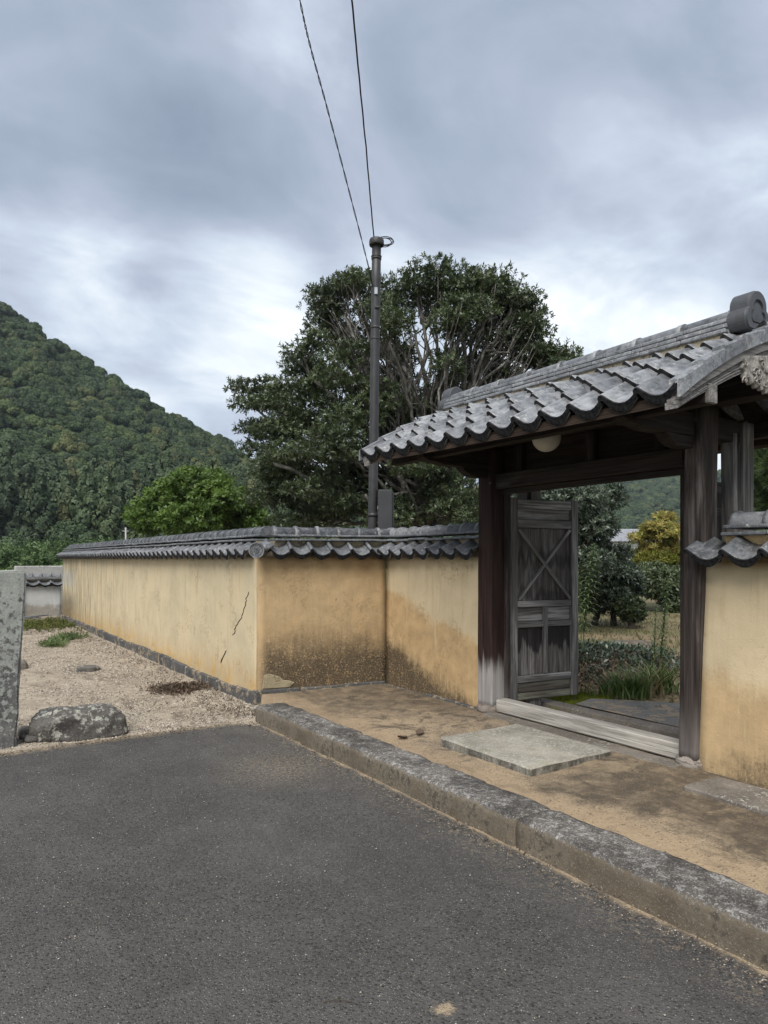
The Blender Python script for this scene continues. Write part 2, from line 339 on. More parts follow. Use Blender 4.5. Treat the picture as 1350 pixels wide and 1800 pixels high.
def m_wood(name, axis, c1, c2, c3, wear=.5, bleach=None, scale=1.0, rough=.8, drip=None, streak=0):
    g = G(name); v = g.coord(); r = g.rnd(); off = g.m('MULTIPLY', r, 17); v = g.vadd(v, g.comb(off, off, off))
    s = [26, 26, 26]; s['xyz'.index(axis)] = 1.3
    s2 = [90, 90, 90]; s2['xyz'.index(axis)] = 2.2
    s3 = [7, 7, 7]; s3['xyz'.index(axis)] = 1.0
    gr = g.noise(g.mapv(v, [q * scale for q in s]), 1, 5, .6, .5); fi = g.noise(g.mapv(v, [q * scale for q in s2]), 1, 3, .65); bl = g.noise(g.mapv(v, s3), 1, 5, .6, .4)
    col = g.mix(g.mr(gr, .3, .7), c1, c2); w = g.m('MULTIPLY', g.mr(bl, .62 - .3 * wear, .85 - .3 * wear), g.mr(gr, .3, .6, .25, 1))
    col = g.mix(w, col, c3); col = g.mix(g.mr(fi, .52, .36, 0, .65), col, [q * .35 for q in c1])
    p = g.geo(); x, y, z = g.sep(p)
    if bleach:                        # (height, softness, colour) weathered pale towards the foot
        zz = g.m('ADD', z, g.m('MULTIPLY', g.m('SUBTRACT', gr, .5), .42)); col = g.mix(g.mr(zz, bleach[0] - bleach[1], bleach[0] + bleach[1], .92, 0), col, g.mix(g.mr(gr, .3, .7), bleach[2], [q * .62 for q in bleach[2]]))
    if drip:                          # rain marks: dark upper stain with ragged lower edge, in world heights
        for (za, zb, st) in drip:
            dn = g.noise(g.comb(g.m('MULTIPLY', x, 14), g.m('MULTIPLY', y, 14), g.m('MULTIPLY', z, .6)), 1, 4, .6)
            zz = g.m('ADD', z, g.m('MULTIPLY', g.m('SUBTRACT', dn, .5), .5)); msk = g.m('MULTIPLY', g.mr(zz, za, za + .05, 0, 1), g.mr(zz, zb - .03, zb + .03, 1, 0))
            col = g.mix(g.m('MULTIPLY', msk, st), col, (.012, .010, .010))
    h = g.m('ADD', gr, g.m('MULTIPLY', fi, .7))
    return g.out(col, rough, g.bump(h, .6, .006), .2)
def m_leaf(name, c1, c2, c3, trans=.18, rough=.45, spec=.45, nscale=1.2):
    g = G(name); p = g.geo(); r = g.geo('Random Per Island'); n_ = g.noise(p, nscale, 3, .6)
    c = g.ramp(r, [(0, c1), (.55, c2), (1, c3)]); c = g.mix(g.mr(n_, .4, .66, 0, .6), c, [q * .62 for q in c1]); c = g.mix(g.mr(n_, .55, .35, 0, .35), c, c3)
    return g.out(c, rough, None, spec, trans=([min(1, q * 1.6) for q in c2], trans))
def m_bark(name, c1, c2, c3):
    g = G(name); v = g.geo(); a = g.noise(g.mapv(v, (1, 1, .35)), 14, 5, .65, .5); l = g.noise(v, 6, 5, .6, .4); f = g.noise(v, 50, 3, .7)
    c = g.mix(g.mr(a, .3, .7), c1, c2); c = g.mix(g.mr(l, .5, .6, 0, .8), c, c3); return g.out(c, .9, g.bump(g.m('ADD', a, g.m('MULTIPLY', f, .4)), .7, .02), .15)

M = {}
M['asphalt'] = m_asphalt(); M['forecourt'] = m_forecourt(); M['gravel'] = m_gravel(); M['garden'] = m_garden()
M['pebble'] = m_pebble('pebbles', [(.26, .22, .175), (.46, .40, .32), (.33, .275, .21), (.54, .49, .42), (.13, .11, .09), (.40, .335, .255), (.19, .165, .14)])
M['litter'] = m_pebble('leaf_litter', [(.05, .036, .027), (.085, .06, .043), (.13, .095, .065), (.065, .052, .04), (.19, .155, .11), (.045, .04, .036)])
M['kerb'] = m_kerb()
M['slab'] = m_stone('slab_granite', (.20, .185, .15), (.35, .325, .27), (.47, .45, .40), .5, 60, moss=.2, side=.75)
M['slabdark'] = m_stone('weathered_slab', (.12, .105, .09), (.21, .185, .155), (.5, .48, .42), .3, 40)
M['boulder'] = m_stone('boulder_stone', (.070, .064, .058), (.135, .124, .112), (.46, .46, .39), .55, 15, ldist=.1, bumpd=.05)
M['stele'] = m_stone('lichened_stone', (.085, .082, .078), (.15, .145, .138), (.36, .37, .33), .9, 17, ldist=.15, lgrad=.12)
M['plinth'] = m_stone('plinth_mortar', (.055, .056, .056), (.11, .105, .10), (.33, .27, .19), .6, 9)
M['tile'] = m_tile('wall_tile', (.07, .074, .081), (.18, .186, .195), (.42, .425, .42))
M['roof_tile'] = m_tile('gate_tile', (.13, .137, .147), (.28, .287, .297), (.50, .50, .495), .40)
M['tile_edge_shade'] = plain('tile_edge_shade', (.024, .024, .025), .9, .1, .6, 30)  # near-black tile fronts and lips: shade put into the colour, along with grime
M['oni'] = m_tile('ridge_end_tile', (.04, .042, .046), (.06, .062, .066), (.10, .10, .105), .5)
M['mortar'] = m_stone('tile_mortar', (.24, .20, .14), (.34, .29, .20), (.16, .14, .12), .5, 14)
M['claymortar'] = m_stone('clay_mortar', (.46, .33, .17), (.52, .38, .20), (.4, .36, .28), .2, 14)
DK = ((.020, .015, .0125), (.040, .031, .026), (.10, .092, .084))
for ax in 'xyz':
    M['dark_' + ax] = m_wood('dark_timber_' + ax, ax, *DK, wear=.25)
    M['door_' + ax] = m_wood('door_timber_' + ax, ax, (.09, .082, .076), (.20, .188, .177), (.36, .345, .33), wear=.62)
    M['grey_' + ax] = m_wood('grey_timber_' + ax, ax, (.15, .14, .13), (.23, .22, .205), (.36, .345, .325), wear=.55)
    M['under_' + ax] = m_wood('soffit_timber_' + ax, ax, (.022, .016, .012), (.045, .033, .025), (.075, .058, .045), wear=.2)
M['fascia'] = m_wood('eave_timber', 'y', (.045, .03, .022), (.085, .058, .042), (.14, .105, .08), wear=.35)
M['post_l'] = m_wood('post_timber_left', 'z', (.022, .012, .010), (.045, .024, .019), (.085, .07, .062), wear=.15, bleach=(.62, .10, (.42, .395, .37)))
M['post_r'] = m_wood('post_timber_right', 'z', (.024, .018, .016), (.068, .054, .047), (.21, .185, .168), wear=.50, bleach=(.42, .28, (.20, .175, .16)))
M['jamb'] = m_wood('jamb_timber', 'z', (.018, .013, .012), (.045, .034, .030), (.13, .115, .105), wear=.35, bleach=(.4, .2, (.17, .15, .14)))
M['sill'] = m_wood('sill_timber', 'y', (.36, .33, .285), (.52, .485, .43), (.24, .215, .185), wear=.40)
M['foot'] = m_wood('foot_timber', 'y', (.17, .135, .11), (.27, .23, .195), (.36, .32, .28), wear=.4)
M['plank'] = m_wood('door_plank_timber', 'z', (.06, .051, .046), (.14, .125, .115), (.28, .262, .247), wear=.5, drip=[(.72, 1.02, .85), (1.46, 1.60, .0), (1.5, 1.64, .55), (1.15, 1.28, .5)])
M['lowplank'] = m_wood('door_foot_timber', 'x', (.07, .06, .05), (.15, .135, .11), (.27, .27, .20), wear=.6)
M['barge'] = m_wood('bargeboard_timber', 'x', (.17, .155, .145), (.26, .245, .232), (.38, .365, .35), wear=.5)
M['carve'] = plain('carved_timber', (.27, .25, .225), .85, .2, .5, 40)
M['steel'] = plain('pole_steel', (.035, .034, .034), .45, .45, .25, 6)
M['steelbox'] = plain('box_steel', (.047, .047, .05), .4, .45, .1, 6)
M['cable'] = plain('cable_rubber', (.012, .013, .017), .6, .3, .1)
M['zinc'] = plain('zinc', (.32, .33, .34), .4, .5, .2, Metallic=.6)
M['globe'] = plain('lamp_glass', (.52, .49, .42), .35, .5, .05)
M['concrete'] = m_stone('concrete', (.30, .295, .28), (.38, .37, .35), (.2, .2, .19), .3, 8)
M['white'] = plain('white_paint', (.78, .78, .77), .4, .5, .04)
M['glass'] = plain('dark_glass', (.03, .035, .04), .1, .6, .1)
M['rubber'] = plain('rubber', (.02, .02, .02), .8, .2, .1)
M['metaldark'] = plain('dark_metal', (.04, .04, .045), .5, .4, .2)
M['crack'] = plain('crack', (.035, .026, .018), .95, .1, .3)
def m_plaster(name, fn, pale=(.55, .445, .285), orange=(.485, .335, .175), dark=(.042, .035, .028)):
    g = G(name); p = g.geo(); x, y, z = g.sep(p)
    st = g.noise(g.mapv(p, (9, 9, .9)), 1, 5, .62, .3); st2 = g.noise(g.mapv(p, (34, 34, 3)), 1, 4, .65); big = g.noise(p, 1.6, 5, .6, .4); mid = g.noise(p, 6, 5, .65); f = g.noise(p, 70, 4, .75); sp = g.vor(p, 34)
    rag = g.noise(p, 26, 4, .7); z = g.m('ADD', z, g.m('MULTIPLY', g.m('SUBTRACT', rag, .5), .20)); z = g.m('ADD', z, g.m('MULTIPLY', g.m('SUBTRACT', st2, .5), .16))
    om, dm, extra = fn(g, x, y, z, big, st, mid)
    pl = g.mix(g.mr(big, .3, .7), [q * .88 for q in pale], [min(1, q * 1.1) for q in pale]); orr = g.mix(g.mr(mid, .3, .7), [q * .86 for q in orange], [q * 1.1 for q in orange])
    col = g.mix(om, pl, orr)
    col = g.mix(g.mr(st, .52, .72, 0, .32), col, [q * .72 for q in orange]); col = g.mix(g.mr(st2, .56, .76, 0, .35), col, [min(1, q * 1.15) for q in pale])
    for msk, c in extra: col = g.mix(msk, col, c)
    spk = g.m('MULTIPLY', g.mr(g.noise(p, 62, 3, .6), .52, .62), g.mr(g.noise(p, 13, 3), .38, .58, .25, 1))
    dmm = g.m('MULTIPLY', dm, g.m('SUBTRACT', 1.0, g.m('MULTIPLY', spk, .6))); dmm = g.m('MULTIPLY', dmm, g.mr(f, .25, .6, .72, 1))
    col = g.mix(dmm, col, dark); col = g.mix(g.mr(f, .55, .8, 0, .25), col, [min(1, q * 1.25) for q in pale])
    er = g.m('MULTIPLY', g.mr(g.noise(p, 2.3, 4, .6, .5), .52, .62), g.mr(g.noise(p, 24, 4, .7), .5, .6)); col = g.mix(g.m('MULTIPLY', er, .35), col, [q * .6 for q in orange])
    pit = g.m('MULTIPLY', g.mr(g.vor(g.mapv(p, (1, 1, .45)), 9), .05, .09, 1, 0), g.mr(g.noise(p, 5, 2), .52, .6)); col = g.mix(g.m('MULTIPLY', pit, .5), col, [q * .35 for q in orange])
    h = g.m('ADD', g.m('MULTIPLY', mid, .8), g.m('ADD', g.m('MULTIPLY', f, .3), g.m('MULTIPLY', st2, .35))); h = g.m('SUBTRACT', h, g.m('MULTIPLY', g.m('ADD', er, pit), .4))
    return g.out(col, .93, g.bump(h, .55, .014), .12)
def fn_long(g, x, y, z, big, st, mid):
    zz = g.m('ADD', z, g.m('MULTIPLY', g.m('SUBTRACT', st, .5), .8))
    om = g.m('MAXIMUM', g.mr(zz, .22, .6, .5, 0), g.mr(big, .45, .75, 0, .3))
    far = g.mr(g.m('ADD', y, g.m('MULTIPLY', mid, 1.5)), 17.9, 20.2, 0, 1)
    dm = g.m('MULTIPLY', far, g.mr(zz, .45, .95, .75, 0)); dm = g.m('MAXIMUM', dm, g.m('MULTIPLY', g.mr(y, 12, 19, 0, .6), g.mr(st, .40, .62)))
    wp = g.m('MULTIPLY', g.mr(y, 18.3, 18.8), g.m('MULTIPLY', g.mr(zz, .85, 1.0), g.mr(zz, 1.25, 1.35, 1, 0)))
    yl = g.m('MULTIPLY', g.mr(zz, .15, .36, .6, 0), g.mr(mid, .4, .6))
    return om, dm, [(g.m('MULTIPLY', wp, .7), (.46, .45, .40)), (yl, (.50, .29, .06))]
def fn_return(g, x, y, z, big, st, mid):
    zz = g.m('ADD', z, g.m('ADD', g.m('MULTIPLY', g.m('SUBTRACT', big, .5), .55), g.m('MULTIPLY', g.m('SUBTRACT', st, .5), .35)))
    om = g.mr(big, .3, .7, .75, 1); edge = g.mr(x, 3.03, 3.2, .25, 1)
    dm = g.m('MULTIPLY', g.m('MAXIMUM', g.mr(zz, .42, .98, .95, 0), g.mr(zz, .6, 1.25, .2, 0)), edge)
    scr = g.m('MULTIPLY', g.mr(mid, .6, .68), g.m('MULTIPLY', g.mr(z, 1.05, 1.25), .5))
    return om, dm, [(scr, (.60, .44, .25)), (g.mr(x, 3.16, 3.02, 0, .5), (.5, .36, .2))]
def fn_short(g, x, y, z, big, st, mid):
    zz = g.m('ADD', z, g.m('ADD', g.m('MULTIPLY', g.m('SUBTRACT', big, .5), .30), g.m('MULTIPLY', g.m('SUBTRACT', st, .5), .16)))
    yy = g.m('SUBTRACT', y, 5.17)
    bl = g.m('ADD', .78, g.m('MULTIPLY', yy, .29)); om = g.mr(g.m('SUBTRACT', zz, bl), -.06, .05, 1, 0)
    dl = g.m('ADD', .10, g.m('MULTIPLY', yy, .36)); dm = g.mr(g.m('SUBTRACT', zz, dl), -.12, .10, .93, 0)
    scr = g.m('MULTIPLY', g.mr(st, .6, .66), g.m('MULTIPLY', om, .55))
    return om, dm, [(scr, (.62, .47, .28))]
def fn_right(g, x, y, z, big, st, mid):
    zz = g.m('ADD', z, g.m('ADD', g.m('MULTIPLY', g.m('SUBTRACT', big, .5), .35), g.m('MULTIPLY', g.m('SUBTRACT', mid, .5), .15)))
    om = g.mr(zz, .70, .94, .8, 0); dm = g.mr(g.m('ADD', zz, g.m('MULTIPLY', g.m('SUBTRACT', y, 2.3), .35)), .15, .48, .9, 0)
    return om, dm, [(g.m('MULTIPLY', g.mr(mid, .55, .7), g.mr(z, .9, 1.1, 0, .25)), (.58, .47, .3))]
def fn_end(g, x, y, z, big, st, mid):
    zz = g.m('ADD', z, g.m('MULTIPLY', g.m('SUBTRACT', mid, .5), .35))
    return g.mr(zz, .30, .42, .5, 0), g.mr(zz, .22, .42, .5, 0), []
M['pl_long'] = m_plaster('plaster_long', fn_long, pale=(.55, .465, .31)); M['pl_ret'] = m_plaster('plaster_return', fn_return, orange=(.475, .33, .175)); M['pl_short'] = m_plaster('plaster_short', fn_short); M['pl_right'] = m_plaster('plaster_right', fn_right)
M['pl_end'] = m_plaster('plaster_end', fn_end, pale=(.52, .52, .50), orange=(.3, .26, .2), dark=(.15, .125, .09))

# ------------------------------------------------------------------ ground sheets
def grid_sheet(name, x0, x1, y0, y1, nx, ny, zf, mat, edge=None):
    V = []; Fc = []
    for j in range(ny + 1):
        for i in range(nx + 1):
            x = x0 + (x1 - x0) * i / nx; y = y0 + (y1 - y0) * j / ny
            if edge: x, y = edge(x, y, i / nx, j / ny)
            V.append((x, y, zf(x, y)))
    for j in range(ny):
        for i in range(nx): a = j * (nx + 1) + i; Fc.append((a, a + 1, a + nx + 2, a + nx + 1))
    o = link(name, mesh(name, V, Fc, True), mat); return tag(o, kind='structure')
def m_field():
    g = G('far_field'); p = g.geo(); a = g.noise(p, .05, 5, .6); b = g.noise(p, 3, 4, .65)
    return g.out(g.mix(g.mr(a, .35, .65), g.mix(b, (.05, .08, .02), (.10, .13, .04)), g.mix(b, (.16, .13, .07), (.11, .12, .05))), .95, g.bump(b, .5, .05), .1)
M['field'] = m_field()
o = link('ground', mesh('ground', [(-1100, -1100, -.06), (1100, -1100, -.06), (1100, 1100, -.06), (-1100, 1100, -.06)], [(0, 1, 2, 3)]), M['field']); tag(o, kind='structure')
def road_edge(x, y, u, v):
    if v > .999: y = 6.63 + .03 * fbm((x * 1.6, 3, 0)) + .02 * fbm((x * 7, 1, 0)) - .10 * max(0, (x - 2.35) / .45) ** 2 - .012 * (x - 2)
    return x, y
def road_z(x, y): return .008 * fbm((x * .5, y * .5, 0)) + .003 * fbm((x * 2.3, y * 2.3, 5)) - .012 * max(0, min(1, (x - 2.4) / .4))
grid_sheet('asphalt_road', -9, 2.815, -5, 6.63, 120, 118, road_z, M['asphalt'], road_edge)
def gravel_z(x, y):
    return -.012 + .018 * fbm((x * .9, y * .9, 2)) + .010 * fbm((x * 4, y * 4, 9)) + .05 * max(0, (x - 2.4)) * (1 if y > 7 else 0) * .5 + .02 * max(0, y - 15) / 5
grid_sheet('gravel_yard', -9, 3.2, 6.42, 26, 150, 240, lambda x, y: min(gravel_z(x, y), -.012 + .09 * max(0, y - 6.55)), M['gravel'])
def fore_z(x, y): return .138 + .012 * (x - 3) + .010 * fbm((x * 1.3, y * 1.3, 0)) + .005 * fbm((x * 6, y * 6, 4)) + .02 * max(0, (3.4 - abs(y - 3.9)) / 3.4) * max(0, (x - 3.6))
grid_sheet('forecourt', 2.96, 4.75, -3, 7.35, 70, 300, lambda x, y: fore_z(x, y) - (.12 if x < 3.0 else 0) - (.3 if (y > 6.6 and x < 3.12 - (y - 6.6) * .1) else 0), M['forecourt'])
def garden_z(x, y):
    z = .15 + .02 * fbm((x * .8, y * .8, 1))
    z += .12 * math.exp(-((x - 8.4) / 1.3) ** 2 - ((y - 6.9) / 1.3) ** 2) + .13 * math.exp(-((x - 7.4) / .8) ** 2 - ((y - 6.2) / 1.0) ** 2)
    return z + max(0, x - 10) * .004
grid_sheet('garden_ground', 5.22, 32, -6, 36, 160, 220, garden_z, M['garden'], lambda x, y, u, v: (5.22 + (x - 5.22) * (.35 + .65 * u), y, )[0:2])
grid_sheet('passage_floor', 4.7, 5.3, 2.4, 6.9, 12, 60, lambda x, y: .125 + .006 * fbm((x * 5, y * 5, 0)), M['forecourt'])

# ------------------------------------------------------------------ roof tile meshes (local x across, y up the slope, z out of the slope)
def tile_profile(t):
    """pantile cross-section, roll on the low-t side"""
    pts = [(0, .026), (.04, .037), (.09, .040), (.15, .032), (.24, .012), (.36, -.010), (.50, -.022), (.64, -.023), (.78, -.013), (.90, .004), (1.0, .021)]
    for (a, za), (b, zb) in zip(pts, pts[1:]):
        if t <= b: return za + (zb - za) * (t - a) / (b - a)
    return pts[-1][1]
def pantile_mesh(name, w, L, th=.018, lip=0.0, amp=1.0, n=22, mats=()):
    V = []; Fc = []; rows = [0, .012, L]
    for k, y in enumerate(rows):
        for i in range(n + 1):
            t = i / n; x = (t - .5) * w * 1.06; z = tile_profile(t) * amp
            V.append((x, y, z + (.0 if k else -.004))); 
    nt_ = len(V)
    for k, y in enumerate(rows):
        for i in range(n + 1):
            t = i / n; x = (t - .5) * w * 1.06; z = tile_profile(t) * amp; V.append((x, y, z - th))
    c = n + 1
    for k in range(2):
        for i in range(n):
            Fc.append((k * c + i, k * c + i + 1, (k + 1) * c + i + 1, (k + 1) * c + i)); b = nt_
            Fc.append((b + k * c + i + 1, b + k * c + i, b + (k + 1) * c + i, b + (k + 1) * c + i + 1))
        Fc.append((k * c, (k + 1) * c, nt_ + (k + 1) * c, nt_ + k * c)); Fc.append((k * c + n, nt_ + k * c + n, nt_ + (k + 1) * c + n, (k + 1) * c + n))
    for i in range(n):
        Fc.append((i + 1, i, nt_ + i, nt_ + i + 1)); Fc.append((2 * c + i, 2 * c + i + 1, nt_ + 2 * c + i + 1, nt_ + 2 * c + i))
    if lip:                       # hanging front plate following the curve, framed by a raised rim
        for (inset, y0, y1, d0, d1) in [(0, -.014, .012, .0, lip), (.16, -.0155, -.012, lip * .34, lip * .76)]:
            s0 = len(V); lo = []; 
            for i in range(n + 1):
                t = i / n
                if inset and not (.24 < t < .90): continue
                x = (t - .5) * w * 1.06; z = tile_profile(t) * amp - .004
                sh = 1.0 if not inset else 1.0
                dd = lip * (0.75 + .35 * math.sin(math.pi * min(1, max(0, (t - .15) / .8)))) if t > .14 else lip * .62
                za, zb = (z, z - dd) if not inset else (z - dd * .36, z - dd * .78)
                lo.append((x, za, zb))
            m_ = len(lo)
            if m_ < 2: continue
            for (x, za, zb) in lo: V += [(x, y0, za), (x, y0, zb), (x, y1, za), (x, y1, zb)]
            for i in range(m_ - 1):
                a = s0 + i * 4; b = a + 4
                Fc += [(a, b, b + 1, a + 1), (a + 2, a + 3, b + 3, b + 2), (a + 1, b + 1, b + 3, a + 3), (a, a + 2, b + 2, b)]
            Fc += [(s0, s0 + 1, s0 + 3, s0 + 2), (s0 + (m_ - 1) * 4, s0 + (m_ - 1) * 4 + 2, s0 + (m_ - 1) * 4 + 3, s0 + (m_ - 1) * 4 + 1)]
    me = mesh(name, V, Fc, False)
    me.polygons.foreach_set('use_smooth', [abs(p.normal.y) < .5 for p in me.polygons])
    for m_ in mats: me.materials.append(m_)
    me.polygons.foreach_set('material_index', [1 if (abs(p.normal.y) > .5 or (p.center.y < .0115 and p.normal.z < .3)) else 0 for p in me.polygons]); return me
def cap_mesh(name, r, L, rim=.012, n=12):
    """half-round ridge tile, collar at its start; local x along the ridge"""
    V = []; Fc = []; prof = [(-.002, r + rim), (.035, r + rim), (.040, r), (L + .01, r - .004)]
    for x, rr in prof:
        for k in range(n + 1):
            q = math.pi * k / n; V.append((x, rr * math.cos(q), rr * math.sin(q) * 1.02 - (.012 if k in (0, n) else 0)))
    c = n + 1
    for i in range(3):
        for k in range(n): Fc.append((i * c + k, (i + 1) * c + k, (i + 1) * c + k + 1, i * c + k + 1))
    Fc.append(tuple(range(n + 1))); Fc.append(tuple(3 * c + k for k in range(n, -1, -1)))
    me = mesh(name, V, Fc); me.polygons.foreach_set('use_smooth', [len(p.vertices) == 4 for p in me.polygons]); return me
W_T = .24
ME_EAVE = pantile_mesh('eave_tile', W_T, .27, lip=.046, amp=1.2, mats=(M['tile'], M['tile_edge_shade']))
ME_CAP = cap_mesh('cap_tile', .082, W_T); ME_CAP.materials.append(M['tile'])
ME_NOSHI = [bev_box_mesh('ridge_tile', .30, .37, .024, .006), bev_box_mesh('ridge_tile', .30, .31, .024, .006)]
for m_ in ME_NOSHI: m_.materials.append(M['tile'])
rng = random.Random(5)
def basis(S, E):
    d = (Vector((E[0], E[1], 0)) - Vector((S[0], S[1], 0))); L = d.length; d.normalize(); return d, Vector((0, 0, 1)).cross(d), L
def wall_body(name, S, E, inw, th, z0, z1, mat, parent, batter=.03, seed=0):
    """plastered wall: subdivided outer face with slight undulation, S->E runs along the outer face, inw points into the wall"""
    d, _, L = basis(S, E); nu = max(6, int(L / .08)); nv = 24; V = []; Fc = []
    S3 = Vector((S[0], S[1], 0))
    def pt(u, z, off):
        w_ = .010 * fbm((u * .9 + seed * 9, z * .9, seed)) + .004 * fbm((u * 5, z * 5, seed + 3))
        return S3 + d * u + inw * (batter * (z - z0) / (z1 - z0) + off + w_) + Vector((0, 0, z))
    for j in range(nv + 1):
        for i in range(nu + 1): V.append(pt(L * i / nu, z0 + (z1 - z0) * j / nv, 0))
    for j in range(nv):
        for i in range(nu): a = j * (nu + 1) + i; Fc.append((a, a + 1, a + nu + 2, a + nu + 1))
    b = len(V)
    for u in (0, L):
        for z in (z0, z1): V.append(S3 + d * u + inw * th + Vector((0, 0, z)))
    bl = 0; br = nu; tl = nv * (nu + 1); tr = tl + nu
    Fc.append(tuple([b, b + 1] + [j * (nu + 1) for j in range(nv, -1, -1)])); Fc.append(tuple([b + 3, b + 2] + [j * (nu + 1) + nu for j in range(nv + 1)]))
    Fc.append(tuple([tl + i for i in range(nu + 1)] + [b + 3, b + 1])); Fc.append((b, b + 2, b + 3, b + 1))
    me = mesh(name, V, Fc); bm = bmesh.new(); bm.from_mesh(me); bmesh.ops.recalc_face_normals(bm, faces=bm.faces[:]); bm.to_mesh(me); bm.free()
    me.polygons.foreach_set('use_smooth', [len(p.vertices) == 4 and p.area < .05 for p in me.polygons])
    return wobj(name, me, mat, parent)
def wall_roof(parent, S, E, inw, z, n=None, half=.20, trim=(0, 0), mats=None, capmat=None, tilt=0.0, eave_trim=(0, 0), rise=0.0):
    """tile coping on a wall: eave tiles, mortar bed, two courses of flat ridge tiles, half-round caps. z = height of the plaster top"""
    d, _, L = basis(S, E); b = base_of(parent); S3 = Vector((S[0], S[1], 0))
    yv = (inw * math.cos(R(24)) + Vector((0, 0, 1)) * math.sin(R(24))); xv = d
    zv = xv.cross(yv)
    flip = zv.z < 0
    if flip: xv = -d; zv = xv.cross(yv)
    l0, l1 = eave_trim; ne = n or max(1, round((L - l0 - l1) / W_T)); pitch = (L - l0 - l1) / ne
    for i in range(ne):
        u = l0 + (i + .5) * pitch; c = S3 + d * u - inw * .125 + Vector((0, 0, z + .05 + rise * u / L + rng.uniform(-.004, .004)))
        o = link('eave_tile', ME_EAVE, None, parent); mt = Matrix((xv, yv, zv)).transposed().to_4x4(); jr = Matrix.Rotation(R(rng.uniform(-1.6, 1.6)), 4, 'Z') @ Matrix.Rotation(R(rng.uniform(-1.2, 1.2)), 4, 'Y')
        o.matrix_local = Matrix.Translation(c - b) @ mt @ jr @ Matrix.Scale(pitch / W_T, 4, (1, 0, 0))
    # mortar bed between the slopes, back slope included
    mid = half
    prof = [(.02, z - .005), (.10, z + .10), (mid - .135, z + .175), (mid + .135, z + .175), (2 * mid - .05, z + .09), (2 * mid + .02, z - .005)]
    V = []; nn = max(2, int(L / .3)); Fc = []
    for i in range(nn + 1):
        u = trim[0] + (L - trim[0] - trim[1]) * i / nn
        for (a, zz) in prof: V.append(S3 + d * u + inw * (a + .004 * fbm((u * 4, a * 9, 1))) + Vector((0, 0, zz + rise * u / L)))
    k = len(prof)
    for i in range(nn):
        for j in range(k): Fc.append((i * k + j, i * k + (j + 1) % k, (i + 1) * k + (j + 1) % k, (i + 1) * k + j))
    Fc.append(tuple(range(k))); Fc.append(tuple(nn * k + j for j in range(k - 1, -1, -1)))
    wobj('mortar_bed', mesh('mortar_bed', V, Fc), capmat or M['mortar'], parent)
    rot = math.atan2(d.y, d.x)
    for lay, zz in ((0, z + .188), (1, z + .236)):
        Lr = L - trim[0] - trim[1]; m = max(1, round(Lr / .31)); pp = Lr / m
        for i in range(m):
            u = trim[0] + (i + .5 + (.0 if lay == 0 else 0)) * pp; c = S3 + d * u + inw * mid + Vector((0, 0, zz + rise * u / L + rng.uniform(-.003, .003)))
            o = link('ridge_tile', ME_NOSHI[lay], None, parent, c - b, (R(rng.uniform(-1.2, 1.2)), R(rng.uniform(-.5, .5)), rot + R(rng.uniform(-.6, .6)))); o.scale = (pp / .304, 1, 1)
    m = max(1, round((L - trim[0] - trim[1]) / W_T)); pp = (L - trim[0] - trim[1]) / m
    for i in range(m):
        u = trim[0] + i * pp; c = S3 + d * u + inw * mid + Vector((0, 0, z + .252 + rise * u / L + rng.uniform(-.003, .003)))
        o = link('cap_tile', ME_CAP, None, parent, c - b, (0, R(rng.uniform(-1, 1)), rot + R(rng.uniform(-1, 1)))); o.scale = (pp / W_T, 1, 1)
def plinth(parent, S, E, inw, z0, z1, piece, mat, proud=.035, th=.2):
    d, _, L = basis(S, E); n = max(1, round(L / piece)); pp = L / n; rot = math.atan2(d.y, d.x)
    for i in range(n):
        hh = (z1 - z0) * rng.uniform(.9, 1.06); c = Vector((S[0], S[1], 0)) + d * ((i + .5) * pp) + inw * (th / 2 - proud + rng.uniform(-.008, .008)) + Vector((0, 0, z0 + hh / 2))
        box('plinth_stone', c, (pp - .006, th, hh), mat, parent, .012, (0, 0, rot + R(rng.uniform(-.6, .6))), sub=2, jit=.012, seed=i)

# walls of the compound ------------------------------------------------
C1 = Vector((3.06, 7.2, 0)); C2 = Vector((4.50, 6.87, 0)); C3 = Vector((4.47, 5.16, 0)); CF = Vector((3.12, 20.3, 0))
TH = .42
w = thing('earthen_wall', 'long ochre earthen wall with tiled coping beside the gravel yard', 'wall', (3.06, 13.5, 0))
wall_body('plaster', C1 + Vector((0, .05, 0)), CF, Vector((1, 0, 0)), TH, .1, 1.62, M['pl_long'], w, .02, 1)
wall_roof(w, C1, CF, Vector((1, 0, 0)), 1.62, trim=(.2, 0), eave_trim=(.06, 0))
plinth(w, (3.06, 7.16), (3.12, 20.3), Vector((1, 0, 0)), -.06, .145, .62, M['plinth'], .045)
w2 = thing('earthen_wall', 'short return wall with black mould between the long wall and the recess corner', 'wall', (3.8, 7.0, 0))
d12 = (C2 - C1).normalized(); in2 = Vector((-d12.y, d12.x, 0))
wall_body('plaster', C1, C2 + d12 * .02, in2, TH, .1, 1.62, M['pl_ret'], w2, .03, 2)
wall_roof(w2, C1, C2, in2, 1.62, trim=(.2, -.20), eave_trim=(.10, 0), n=6)
plinth(w2, C1 + d12 * -.03, C2, in2, 0, .185, .5, M['plinth'], .03)
w3 = thing('earthen_wall', 'ochre wall with pale top between recess corner and left gate post', 'wall', (4.48, 6.0, 0))
wall_body('plaster', C2, C3, Vector((1, 0, 0)), TH, .1, 1.62, M['pl_short'], w3, .02, 3)
wall_roof(w3, C2 , C3, Vector((1, 0, 0)), 1.62, trim=(-.2, -.0), eave_trim=(.06, .0), n=7)
plinth(w3, C2, C3, Vector((1, 0, 0)), .02, .175, .8, M['plinth'], .025)
w4 = thing('earthen_wall', 'ochre earthen wall to the right of the gate opening', 'wall', (4.42, 1.0, 0))
